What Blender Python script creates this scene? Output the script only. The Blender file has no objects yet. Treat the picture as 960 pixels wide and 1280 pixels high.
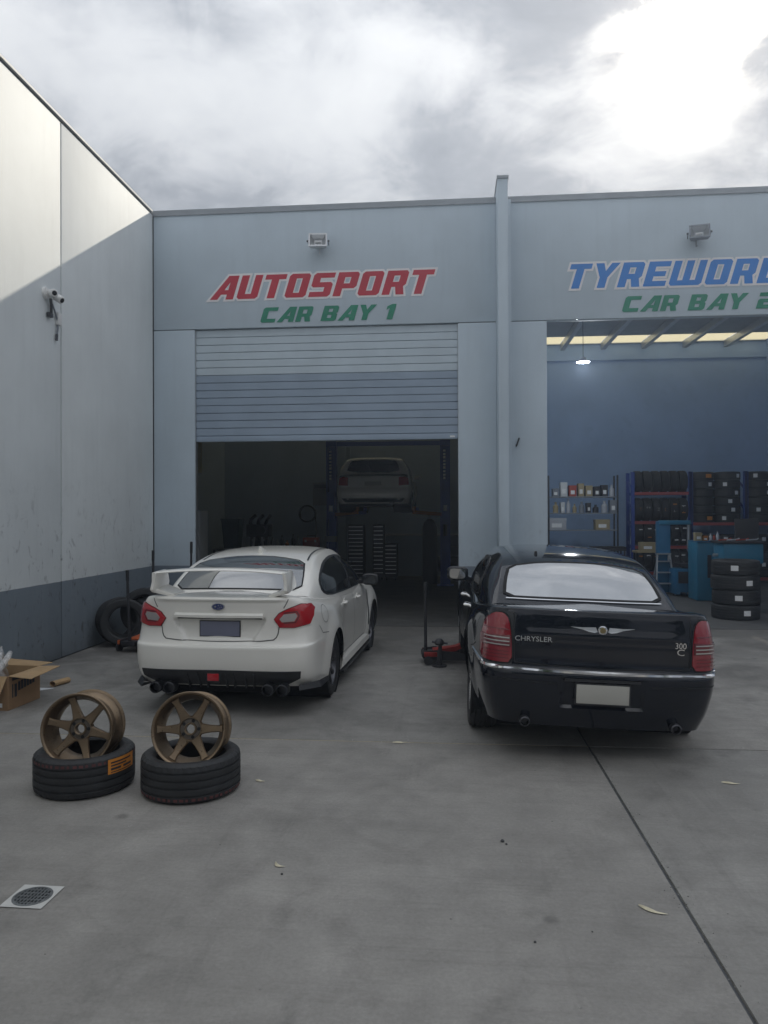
import bpy, bmesh, math, random
import numpy as np
from mathutils import Vector, Matrix, geometry
R = math.radians
random.seed(7); rng = np.random.default_rng(7)
scene = bpy.context.scene
C = scene.collection

# ------------------------------------------------------------------ camera
cam_d = bpy.data.cameras.new('camera'); cam = bpy.data.objects.new('camera', cam_d); C.objects.link(cam)
cam_d.sensor_fit = 'AUTO'; cam_d.sensor_width = 36; cam_d.lens = 930.7 / 1280 * 36
cam_d.clip_start = .05; cam_d.clip_end = 2000
yaw, pit, rol = .0872, .0048, -.0037
fw = Vector((-math.sin(yaw) * math.cos(pit), math.cos(yaw) * math.cos(pit), math.sin(pit)))
rt0 = Vector((math.cos(yaw), math.sin(yaw), 0)); up0 = rt0.cross(fw)
rt = math.cos(rol) * rt0 + math.sin(rol) * up0; up = -math.sin(rol) * rt0 + math.cos(rol) * up0
M = Matrix((rt, up, -fw)).transposed().to_4x4(); M.translation = (0, 0, 1.835)
cam.matrix_world = M
scene.camera = cam

# ------------------------------------------------------------------ light
SUN_AZ, SUN_EL = R(17.8), R(31.4)      # azimuth clockwise from +y
sdir = Vector((math.sin(SUN_AZ) * math.cos(SUN_EL), math.cos(SUN_AZ) * math.cos(SUN_EL), math.sin(SUN_EL)))
sl = bpy.data.lights.new('sun', 'SUN'); sl.energy = 1.0; sl.angle = R(.6); sl.color = (1, .915, .77)
so = bpy.data.objects.new('sun', sl); C.objects.link(so)
so.rotation_euler = (-sdir).to_track_quat('-Z', 'Y').to_euler(); so.location = (5, 20, 20)
so['kind'] = 'helper'

vs = scene.view_settings
vs.view_transform = 'Standard'; vs.look = 'None'; vs.gamma = 1; vs.use_curve_mapping = False
vs.exposure = 1.46

def lk(nt, a, b): nt.links.new(a, b)
def math_n(nt, op, a, b=None, c=None):
    n = nt.nodes.new('ShaderNodeMath'); n.operation = op
    for i, x in enumerate((a, b, c)):
        if x is None: continue
        if isinstance(x, (int, float)): n.inputs[i].default_value = x
        else: lk(nt, x, n.inputs[i])
    return n.outputs[0]
def ramp(nt, fac, stops, interp='LINEAR'):
    n = nt.nodes.new('ShaderNodeValToRGB'); n.color_ramp.interpolation = interp
    e = n.color_ramp.elements
    while len(e) < len(stops): e.new(.5)
    for i, (p, c) in enumerate(stops):
        e[i].position = p
        e[i].color = (c, c, c, 1) if isinstance(c, (int, float)) else (*c, 1)
    lk(nt, fac, n.inputs[0]); return n.outputs[0]
def mixc(nt, fac, a, b, mode='MIX'):
    n = nt.nodes.new('ShaderNodeMix'); n.data_type = 'RGBA'; n.blend_type = mode
    for s, x in ((n.inputs['Factor'], fac), (n.inputs[6], a), (n.inputs[7], b)):
        if isinstance(x, (int, float)): s.default_value = x
        elif isinstance(x, tuple): s.default_value = (*x, 1)
        else: lk(nt, x, s)
    return n.outputs[2]
def noise(nt, vec, scale, detail=4, rough=.55, dist=0.):
    n = nt.nodes.new('ShaderNodeTexNoise'); n.inputs['Scale'].default_value = scale
    n.inputs['Detail'].default_value = detail; n.inputs['Roughness'].default_value = rough
    n.inputs['Distortion'].default_value = dist
    if vec is not None: lk(nt, vec, n.inputs['Vector'])
    return n.outputs['Fac']

SKY_SEED = 13.8
def make_world():
    w = bpy.data.worlds.new('World'); scene.world = w; w.use_nodes = True
    nt = w.node_tree; nt.nodes.clear()
    out = nt.nodes.new('ShaderNodeOutputWorld')
    sky = nt.nodes.new('ShaderNodeTexSky'); sky.sky_type = 'NISHITA'; sky.sun_disc = False
    sky.sun_elevation = SUN_EL; sky.sun_rotation = SUN_AZ
    bg1 = nt.nodes.new('ShaderNodeBackground'); bg1.inputs[1].default_value = .05
    lk(nt, sky.outputs[0], bg1.inputs[0])
    tc = nt.nodes.new('ShaderNodeTexCoord')
    nrm = nt.nodes.new('ShaderNodeVectorMath'); nrm.operation = 'NORMALIZE'; lk(nt, tc.outputs['Generated'], nrm.inputs[0])
    D = nrm.outputs[0]
    sep = nt.nodes.new('ShaderNodeSeparateXYZ'); lk(nt, D, sep.inputs[0])
    zz = math_n(nt, 'ADD', math_n(nt, 'MAXIMUM', sep.outputs[2], .0), .22)
    cmb = nt.nodes.new('ShaderNodeCombineXYZ')
    lk(nt, math_n(nt, 'DIVIDE', sep.outputs[0], zz), cmb.inputs[0]); lk(nt, math_n(nt, 'DIVIDE', sep.outputs[1], zz), cmb.inputs[1])
    cmb.inputs[2].default_value = SKY_SEED
    P = cmb.outputs[0]
    offv = nt.nodes.new('ShaderNodeVectorMath'); lk(nt, cmb.outputs[0], offv.inputs[0]); offv.inputs[1].default_value = (1., .2, 0.); P = offv.outputs[0]
    big = noise(nt, P, 1.15, 3, .5, .35)
    fine = noise(nt, P, 3.2, 9, .58, .35)
    wis = noise(nt, P, 7.5, 6, .6, .9)
    n = math_n(nt, 'ADD', math_n(nt, 'ADD', math_n(nt, 'MULTIPLY', big, .46), math_n(nt, 'MULTIPLY', fine, .42)), math_n(nt, 'MULTIPLY', wis, .12))
    cl = ramp(nt, n, [(.41, (.145, .155, .170)), (.475, (.185, .195, .210)), (.52, (.258, .267, .280)), (.575, (.318, .325, .335)), (.66, (.362, .367, .373))])
    over = math_n(nt, 'ADD', math_n(nt, 'MULTIPLY', math_n(nt, 'MAXIMUM', sep.outputs[2], 0.), 1.38), .22)   # overcast sky: brightest overhead
    cl = mixc(nt, 1., cl, over, 'MULTIPLY')
    dark = ramp(nt, n, [(.455, .06), (.56, 1.)])
    dt = nt.nodes.new('ShaderNodeVectorMath'); dt.operation = 'DOT_PRODUCT'; lk(nt, D, dt.inputs[0]); dt.inputs[1].default_value = tuple(sdir)
    c = math_n(nt, 'MAXIMUM', dt.outputs['Value'], 0.)   # cosine of the angle to the sun: the veil of bright cloud round it
    g1 = math_n(nt, 'MULTIPLY', math_n(nt, 'POWER', c, 750.), 6.)
    g2 = math_n(nt, 'MULTIPLY', math_n(nt, 'POWER', c, 90.), .10)
    g3 = math_n(nt, 'MULTIPLY', math_n(nt, 'POWER', c, 14.), .045)
    g = math_n(nt, 'MULTIPLY', math_n(nt, 'ADD', g1, math_n(nt, 'ADD', g2, g3)), dark)
    gc = mixc(nt, 1., (1., .90, .74), g, 'MULTIPLY')
    tot = mixc(nt, 1., cl, gc, 'ADD')
    bg2 = nt.nodes.new('ShaderNodeBackground'); lk(nt, tot, bg2.inputs[0]); bg2.inputs[1].default_value = 1.0
    mx = nt.nodes.new('ShaderNodeMixShader'); mx.inputs[0].default_value = .94
    lk(nt, bg1.outputs[0], mx.inputs[1]); lk(nt, bg2.outputs[0], mx.inputs[2]); lk(nt, mx.outputs[0], out.inputs[0])
make_world()

# ------------------------------------------------------------------ materials
def mat(name, col, rough=.6, metal=0., var=.0, vscale=3., bump=0., bscale=40., coat=0., spec=None, stain=0., alpha=None, detail=5):
    m = bpy.data.materials.new(name); m.use_nodes = True
    nt = m.node_tree; b = nt.nodes['Principled BSDF']
    b.inputs['Base Color'].default_value = (*col, 1); b.inputs['Roughness'].default_value = rough; b.inputs['Metallic'].default_value = metal
    if coat: b.inputs['Coat Weight'].default_value = coat; b.inputs['Coat Roughness'].default_value = .04
    if spec is not None: b.inputs['Specular IOR Level'].default_value = spec
    ge = nt.nodes.new('ShaderNodeNewGeometry'); P = ge.outputs['Position']
    if var or stain:
        f = noise(nt, P, vscale, detail, .6)
        lo = tuple(max(0, x * (1 - var)) for x in col); hi = tuple(min(1, x * (1 + var)) for x in col)
        cc = ramp(nt, f, [(.3, lo), (.7, hi)])
        if stain:
            s = ramp(nt, noise(nt, P, vscale * 2.7, 6, .7, .6), [(.56, 0.), (.72, 1.)])
            cc = mixc(nt, math_n(nt, 'MULTIPLY', s, stain), cc, tuple(x * .35 for x in col))
        lk(nt, cc, b.inputs['Base Color'])
        if not coat:
            rr = ramp(nt, noise(nt, P, vscale * 4, 4), [(.3, max(0, rough - .08)), (.7, min(1, rough + .08))]); lk(nt, rr, b.inputs['Roughness'])
    if bump:
        bn = nt.nodes.new('ShaderNodeBump'); bn.inputs['Strength'].default_value = bump; bn.inputs['Distance'].default_value = .01
        lk(nt, noise(nt, P, bscale, 6, .6), bn.inputs['Height']); lk(nt, bn.outputs[0], b.inputs['Normal'])
    return m
def emit(name, col, s):
    m = bpy.data.materials.new(name); m.use_nodes = True; nt = m.node_tree; nt.nodes.clear()
    e = nt.nodes.new('ShaderNodeEmission'); e.inputs[0].default_value = (*col, 1); e.inputs[1].default_value = s
    o = nt.nodes.new('ShaderNodeOutputMaterial'); lk(nt, e.outputs[0], o.inputs[0]); return m

def wall_mat(name, top, band, band_z=.992, scuff=.8):
    """painted concrete panels: two paints that meet at band_z, roller grain, drips and scuffs near the ground"""
    m = bpy.data.materials.new(name); m.use_nodes = True
    nt = m.node_tree; b = nt.nodes['Principled BSDF']
    ge = nt.nodes.new('ShaderNodeNewGeometry'); P = ge.outputs['Position']
    sep = nt.nodes.new('ShaderNodeSeparateXYZ'); lk(nt, P, sep.inputs[0]); z = sep.outputs[2]
    edge = math_n(nt, 'ADD', z, math_n(nt, 'MULTIPLY', math_n(nt, 'SUBTRACT', noise(nt, P, 6., 3), .5), .012))
    isb = math_n(nt, 'LESS_THAN', edge, band_z)
    v = ramp(nt, noise(nt, P, .8, 5, .6), [(.3, .93), (.7, 1.05)])
    c = mixc(nt, isb, top, band); c = mixc(nt, 1., c, v, 'MULTIPLY')
    mp = nt.nodes.new('ShaderNodeMapping'); mp.inputs['Scale'].default_value = (5, 5, .28); lk(nt, P, mp.inputs[0])
    streak = ramp(nt, noise(nt, mp.outputs[0], 1.6, 5, .65), [(.5, 0.), (.8, 1.)])
    c = mixc(nt, math_n(nt, 'MULTIPLY', streak, .15), c, tuple(x * .6 for x in top))
    mp2 = nt.nodes.new('ShaderNodeMapping'); mp2.inputs['Scale'].default_value = (4, 4, 2.4); mp2.inputs['Rotation'].default_value = (.3, .2, 0); lk(nt, P, mp2.inputs[0])
    sc = ramp(nt, noise(nt, mp2.outputs[0], 2.2, 8, .72, .8), [(.575, 0.), (.66, 1.)])
    low = ramp(nt, math_n(nt, 'DIVIDE', z, 3.), [(.25, 1.), (.85, 0.)])
    c = mixc(nt, math_n(nt, 'MULTIPLY', math_n(nt, 'MULTIPLY', sc, low), scuff), c, (.10, .10, .105))
    gr = ramp(nt, z, [(0., 1.), (.30, 0.)])
    c = mixc(nt, math_n(nt, 'MULTIPLY', math_n(nt, 'MULTIPLY', gr, noise(nt, P, 7., 5)), .7), c, (.09, .085, .08))
    lk(nt, c, b.inputs['Base Color']); b.inputs['Roughness'].default_value = .62
    bn = nt.nodes.new('ShaderNodeBump'); bn.inputs['Strength'].default_value = .25; bn.inputs['Distance'].default_value = .01
    h = math_n(nt, 'ADD', noise(nt, P, 1.3, 4), math_n(nt, 'MULTIPLY', noise(nt, P, 60., 4), .15))
    lk(nt, h, bn.inputs['Height']); lk(nt, bn.outputs[0], b.inputs['Normal'])
    return m

def concrete_mat(name, base, seed=0., k=1.):
    m = bpy.data.materials.new(name); m.use_nodes = True
    nt = m.node_tree; b = nt.nodes['Principled BSDF']
    ge = nt.nodes.new('ShaderNodeNewGeometry')
    mp = nt.nodes.new('ShaderNodeMapping'); mp.inputs['Location'].default_value = (seed, seed * 1.7, 0); lk(nt, ge.outputs['Position'], mp.inputs[0]); P = mp.outputs[0]
    a = ramp(nt, noise(nt, P, .55, 6, .6, .4), [(.3, .80), (.7, 1.14)])
    a2 = ramp(nt, noise(nt, P, 3.2, 7, .65, .3), [(.3, .84), (.7, 1.13)])
    c = mixc(nt, 1., base, a, 'MULTIPLY'); c = mixc(nt, 1., c, a2, 'MULTIPLY')
    # broom marks and old tyre tracks
    mb = nt.nodes.new('ShaderNodeMapping'); mb.inputs['Scale'].default_value = (.9, 14, 1); mb.inputs['Rotation'].default_value = (0, 0, R(12)); lk(nt, P, mb.inputs[0])
    br = ramp(nt, noise(nt, mb.outputs[0], 1.5, 4, .6, .6), [(.52, 0.), (.75, 1.)])
    c = mixc(nt, math_n(nt, 'MULTIPLY', br, .26 * k), c, tuple(x * .5 for x in base))
    mt = nt.nodes.new('ShaderNodeMapping'); mt.inputs['Scale'].default_value = (5.5, .35, 1); mt.inputs['Rotation'].default_value = (0, 0, R(-24)); lk(nt, P, mt.inputs[0])
    tr = ramp(nt, noise(nt, mt.outputs[0], 1.0, 5, .6, 1.2), [(.58, 0.), (.72, 1.)])
    c = mixc(nt, math_n(nt, 'MULTIPLY', tr, .22 * k), c, tuple(x * .45 for x in base))
    st = ramp(nt, noise(nt, P, 1.15, 7, .7, .9), [(.60, 0.), (.74, 1.)])
    c = mixc(nt, math_n(nt, 'MULTIPLY', st, .42 * k), c, tuple(x * .4 for x in base))
    # rubber left by turning tyres: broken arcs
    xy = nt.nodes.new('ShaderNodeSeparateXYZ'); lk(nt, ge.outputs['Position'], xy.inputs[0])
    for cx, cy, rad, wd, st_ in ((6.5, 1.0, 6.6, .075, .40), (6.5, 1.0, 8.05, .075, .30), (-7.5, 0.5, 6.1, .07, .30), (-7.5, 0.5, 7.55, .07, .34), (4., 9.5, 6.9, .06, .28), (-.5, -3.5, 7.9, .07, .22)):
        dx = math_n(nt, 'SUBTRACT', xy.outputs[0], cx); dy = math_n(nt, 'SUBTRACT', xy.outputs[1], cy)
        d = math_n(nt, 'SQRT', math_n(nt, 'ADD', math_n(nt, 'MULTIPLY', dx, dx), math_n(nt, 'MULTIPLY', dy, dy)))
        e = math_n(nt, 'ABSOLUTE', math_n(nt, 'SUBTRACT', math_n(nt, 'ADD', d, math_n(nt, 'MULTIPLY', noise(nt, P, .5, 2), .25)), rad + .12))
        band = ramp(nt, math_n(nt, 'DIVIDE', e, wd * 2), [(.25, 1.), (.75, 0.)])
        br2 = ramp(nt, noise(nt, P, 2.3 + rad * .1, 6, .7), [(.45, 0.), (.68, 1.)])
        c = mixc(nt, math_n(nt, 'MULTIPLY', math_n(nt, 'MULTIPLY', band, br2), st_ * k), c, tuple(x * .3 for x in base))
    drips = nt.nodes.new('ShaderNodeTexVoronoi'); drips.inputs['Scale'].default_value = 1.7; lk(nt, P, drips.inputs['Vector'])
    dsp = ramp(nt, math_n(nt, 'ADD', drips.outputs['Distance'], math_n(nt, 'MULTIPLY', noise(nt, P, 9., 4), .12)), [(.095, 1.), (.15, 0.)])
    c = mixc(nt, math_n(nt, 'MULTIPLY', math_n(nt, 'MULTIPLY', dsp, ramp(nt, noise(nt, P, .8, 3), [(.48, 0.), (.6, 1.)])), .55 * k), c, tuple(x * .3 for x in base))
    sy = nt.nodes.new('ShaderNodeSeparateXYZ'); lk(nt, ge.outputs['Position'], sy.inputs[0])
    near = ramp(nt, math_n(nt, 'DIVIDE', math_n(nt, 'SUBTRACT', sy.outputs[1], 5.), 9.), [(0., 0.), (.85, .40)])  # climbs towards the bays, where the yard is shaded
    shade_blotch = ramp(nt, math_n(nt, 'ADD', noise(nt, P, .9, 7, .68, .8), near), [(.62, 0.), (.84, 1.)])  # dark blotches paint the shade before the bays into the concrete
    c = mixc(nt, math_n(nt, 'MULTIPLY', shade_blotch, .68 * k), c, tuple(x * .32 for x in base))
    vo = nt.nodes.new('ShaderNodeTexVoronoi'); vo.inputs['Scale'].default_value = 9.; lk(nt, P, vo.inputs['Vector'])
    sp = ramp(nt, vo.outputs['Distance'], [(.030, 1.), (.055, 0.)])
    hs = noise(nt, P, 2.1, 3)
    c = mixc(nt, math_n(nt, 'MULTIPLY', math_n(nt, 'MULTIPLY', sp, ramp(nt, hs, [(.5, 0.), (.62, 1.)])), .6), c, (.36, .36, .34))
    fi = ramp(nt, noise(nt, P, 48., 5, .75), [(.28, .84), (.72, 1.14)])
    c = mixc(nt, 1., c, fi, 'MULTIPLY')
    lk(nt, c, b.inputs['Base Color'])
    rr = ramp(nt, noise(nt, P, 2.3, 6), [(.3, .62), (.7, .8)]); lk(nt, rr, b.inputs['Roughness'])
    bn = nt.nodes.new('ShaderNodeBump'); bn.inputs['Strength'].default_value = .35; bn.inputs['Distance'].default_value = .006
    h = math_n(nt, 'ADD', noise(nt, P, 90., 4, .7), math_n(nt, 'MULTIPLY', noise(nt, mb.outputs[0], 6., 3), .6))
    lk(nt, h, bn.inputs['Height']); lk(nt, bn.outputs[0], b.inputs['Normal'])
    return m

MT = dict(
    side_wall=wall_mat('side_wall_paint', (.75, .785, .79), (.22, .26, .30)),
    facade=wall_mat('facade_paint', (.50, .58, .645), (.21, .25, .295), scuff=.3),
    inner=mat('interior_wall', (.36, .43, .50), .8, var=.08, vscale=.9, stain=.15),
    inner2=mat('interior_wall_blue', (.30, .42, .62), .8, var=.08, vscale=.9, stain=.15),
    flash=mat('flashing_metal', (.30, .32, .34), .45, .6, var=.1),
    capw=mat('cap_white', (.62, .62, .60), .55),
    joint=mat('joint_sealant', (.10, .105, .11), .8, var=.2),
    slat_a=mat('slat_pale', (.52, .60, .66), .42, .0, var=.06, vscale=2.),
    slat_b=mat('slat_blue_grey', (.30, .37, .46), .42, .0, var=.07, vscale=2.),
    steel=mat('galvanised_steel', (.45, .47, .49), .4, .8, var=.1),
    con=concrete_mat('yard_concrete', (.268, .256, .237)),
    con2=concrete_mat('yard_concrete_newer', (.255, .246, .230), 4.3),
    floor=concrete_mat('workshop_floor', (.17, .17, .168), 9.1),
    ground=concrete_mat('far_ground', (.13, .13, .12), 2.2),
    sand=mat('joint_sand', (.34, .295, .21), .9, var=.2, vscale=20),
    rubber=mat('tyre_rubber', (.020, .021, .023), .62, var=.25, vscale=9., bump=.2, bscale=70),
    rubber_red=mat('tread_marking', (.10, .035, .035), .7, var=.3, vscale=30),
    bronze=mat('bronze_alloy', (.225, .165, .108), .34, .8, var=.08, vscale=14),
    bronze_d=mat('bronze_dark', (.10, .085, .07), .5, .5),
    gunmetal=mat('gunmetal_alloy', (.10, .10, .11), .35, .8, var=.1),
    alloy=mat('bright_alloy', (.55, .55, .56), .28, .9, var=.05),
    pearl=mat('pearl_white_paint', (.83, .81, .755), .28, 0, var=.012, vscale=2., coat=.9),
    blackp=mat('black_paint', (.004, .006, .012), .10, 0, var=.1, vscale=2., coat=.8, spec=.12),
    blackpl=mat('black_plastic', (.022, .023, .026), .45, var=.2, vscale=12),
    gap=mat('panel_gap', (.012, .012, .013), .9),
    gap_w=mat('panel_gap_white', (.11, .11, .105), .9),
    chrome=mat('chrome', (.82, .82, .83), .10, 1.),
    steel_d=mat('dark_steel', (.08, .082, .09), .35, .9),
    white=mat('white_paint', (.78, .78, .77), .5, var=.03),
    plate_d=mat('plate_slate', (.17, .18, .25), .4, var=.05),
    plate_l=mat('plate_cream', (.42, .41, .37), .4, var=.05),
    red_sign=mat('sign_red', (.50, .022, .042), .55, var=.08, vscale=2.),
    pink=mat('sign_outline_white', (.80, .78, .79), .55, var=.03),
    green=mat('sign_green', (.015, .22, .13), .55, var=.1, vscale=2.),
    blue_sign=mat('sign_blue', (.03, .21, .62), .55, var=.08, vscale=2.),
    card=mat('cardboard', (.40, .27, .145), .85, var=.1, vscale=6.),
    card_d=mat('cardboard_outer', (.30, .185, .10), .85, var=.12, vscale=6.),
    print_=mat('box_print', (.03, .035, .045), .8, var=.2, vscale=20),
    paper=mat('paper', (.70, .72, .74), .8),
    orange=mat('orange_label', (.62, .23, .03), .6, var=.08, vscale=30),
    jack_red=mat('jack_red', (.30, .028, .025), .45, var=.2, vscale=8),
    jack_or=mat('jack_orange', (.45, .10, .03), .5, var=.2, vscale=8),
    lift_blue=mat('lift_blue', (.06, .11, .40), .45, var=.12, vscale=3),
    rack_blue=mat('rack_blue', (.03, .07, .30), .5, var=.15),
    beam_red=mat('beam_red', (.32, .06, .06), .5, var=.15),
    mach_blue=mat('machine_blue', (.018, .13, .26), .45, var=.12, vscale=3),
    mach_blue2=mat('machine_teal', (.02, .17, .29), .45, var=.12, vscale=3),
    tan=mat('tan_carton', (.34, .28, .17), .8, var=.1),
    teal=mat('dark_teal_bin', (.03, .075, .085), .6, var=.2),
    cabwhite=mat('cabinet_white', (.55, .57, .58), .5, var=.05),
    notice=mat('notice_yellow', (.50, .46, .27), .8, var=.1),
    lbl=mat('white_label', (.75, .76, .76), .7, var=.05, vscale=40),
    leaf=mat('dry_leaf', (.62, .57, .42), .8, var=.2, vscale=30),
    stone=mat('dark_pebble', (.04, .04, .042), .8, var=.3, vscale=30),
    tin=mat('aluminium', (.58, .59, .60), .35, .8, var=.08),
    bark=mat('bark', (.10, .075, .055), .9, var=.3, vscale=4, bump=.6, bscale=18),
    foliage=mat('foliage', (.055, .085, .035), .7, var=.4, vscale=1.2),
    frame_c=mat('drain_surround', (.50, .50, .48), .75, var=.08, vscale=20),
    iron=mat('drain_grate', (.16, .17, .175), .5, .6, var=.25, vscale=40),
    black=mat('void_black', (.006, .006, .007), .95),
    junk_r=mat('junk_red', (.35, .06, .04), .6), junk_o=mat('junk_orange', (.45, .16, .03), .6),
    junk_w=mat('junk_white', (.42, .44, .48), .6), junk_k=mat('junk_black', (.03, .03, .035), .5), junk_g=mat('junk_grey', (.2, .22, .25), .6),
    lampon=emit('lamp_lit', (1, .97, .9), 9.),
)
def glass_mat(name, tint, refl, rough=.02):
    """dark tint film over car glass: a part of it mirrors, the rest is near black"""
    m = bpy.data.materials.new(name); m.use_nodes = True; nt = m.node_tree; nt.nodes.clear()
    o = nt.nodes.new('ShaderNodeOutputMaterial'); mx = nt.nodes.new('ShaderNodeMixShader')
    d = nt.nodes.new('ShaderNodeBsdfPrincipled'); d.inputs['Base Color'].default_value = (*tint, 1); d.inputs['Roughness'].default_value = rough + .02
    g = nt.nodes.new('ShaderNodeBsdfGlossy'); g.inputs['Roughness'].default_value = rough; g.inputs['Color'].default_value = (.95, .96, .97, 1)
    mx.inputs[0].default_value = refl
    lk(nt, d.outputs[0], mx.inputs[1]); lk(nt, g.outputs[0], mx.inputs[2]); lk(nt, mx.outputs[0], o.inputs[0]); return m
MT['glass_tint'] = glass_mat('tinted_window', (.012, .014, .016), .03)
MT['glass_rear'] = glass_mat('rear_window_tint', (.02, .024, .026), .30)
MT['glass_mirror'] = glass_mat('reflective_rear_window', (.05, .052, .05), .50)
MT['lens_red'] = mat('lens_red', (.43, .014, .022), .12, coat=1.)
MT['lens_deep'] = mat('lens_deep_red', (.24, .010, .020), .10, coat=1.)
MT['lens_dark'] = mat('lens_dark_red', (.13, .010, .016), .12, coat=1.)
MT['lens_clear'] = mat('lens_clear', (.42, .38, .37), .15, .2, coat=1.)
def translucent(name, col, t=.6):
    m = bpy.data.materials.new(name); m.use_nodes = True; nt = m.node_tree; nt.nodes.clear()
    o = nt.nodes.new('ShaderNodeOutputMaterial'); mx = nt.nodes.new('ShaderNodeMixShader'); mx.inputs[0].default_value = t
    a = nt.nodes.new('ShaderNodeBsdfDiffuse'); b = nt.nodes.new('ShaderNodeBsdfTranslucent')
    a.inputs[0].default_value = (*col, 1); b.inputs[0].default_value = (*col, 1)
    lk(nt, a.outputs[0], mx.inputs[1]); lk(nt, b.outputs[0], mx.inputs[2]); lk(nt, mx.outputs[0], o.inputs[0]); return m
MT['skylight'] = translucent('fibreglass_sheet', (.85, .76, .50), .85)
def film(name):
    m = bpy.data.materials.new(name); m.use_nodes = True; nt = m.node_tree; nt.nodes.clear()
    o = nt.nodes.new('ShaderNodeOutputMaterial'); mx = nt.nodes.new('ShaderNodeMixShader')
    t = nt.nodes.new('ShaderNodeBsdfTransparent'); b = nt.nodes.new('ShaderNodeBsdfPrincipled'); b.inputs['Base Color'].default_value = (.8, .8, .8, 1); b.inputs['Roughness'].default_value = .25
    ge = nt.nodes.new('ShaderNodeNewGeometry')
    f = ramp(nt, noise(nt, ge.outputs['Position'], 14., 4), [(.35, .25), (.65, .75)])
    lk(nt, f, mx.inputs[0]); lk(nt, t.outputs[0], mx.inputs[1]); lk(nt, b.outputs[0], mx.inputs[2]); lk(nt, mx.outputs[0], o.inputs[0]); return m
MT['film'] = film('plastic_film')

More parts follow.
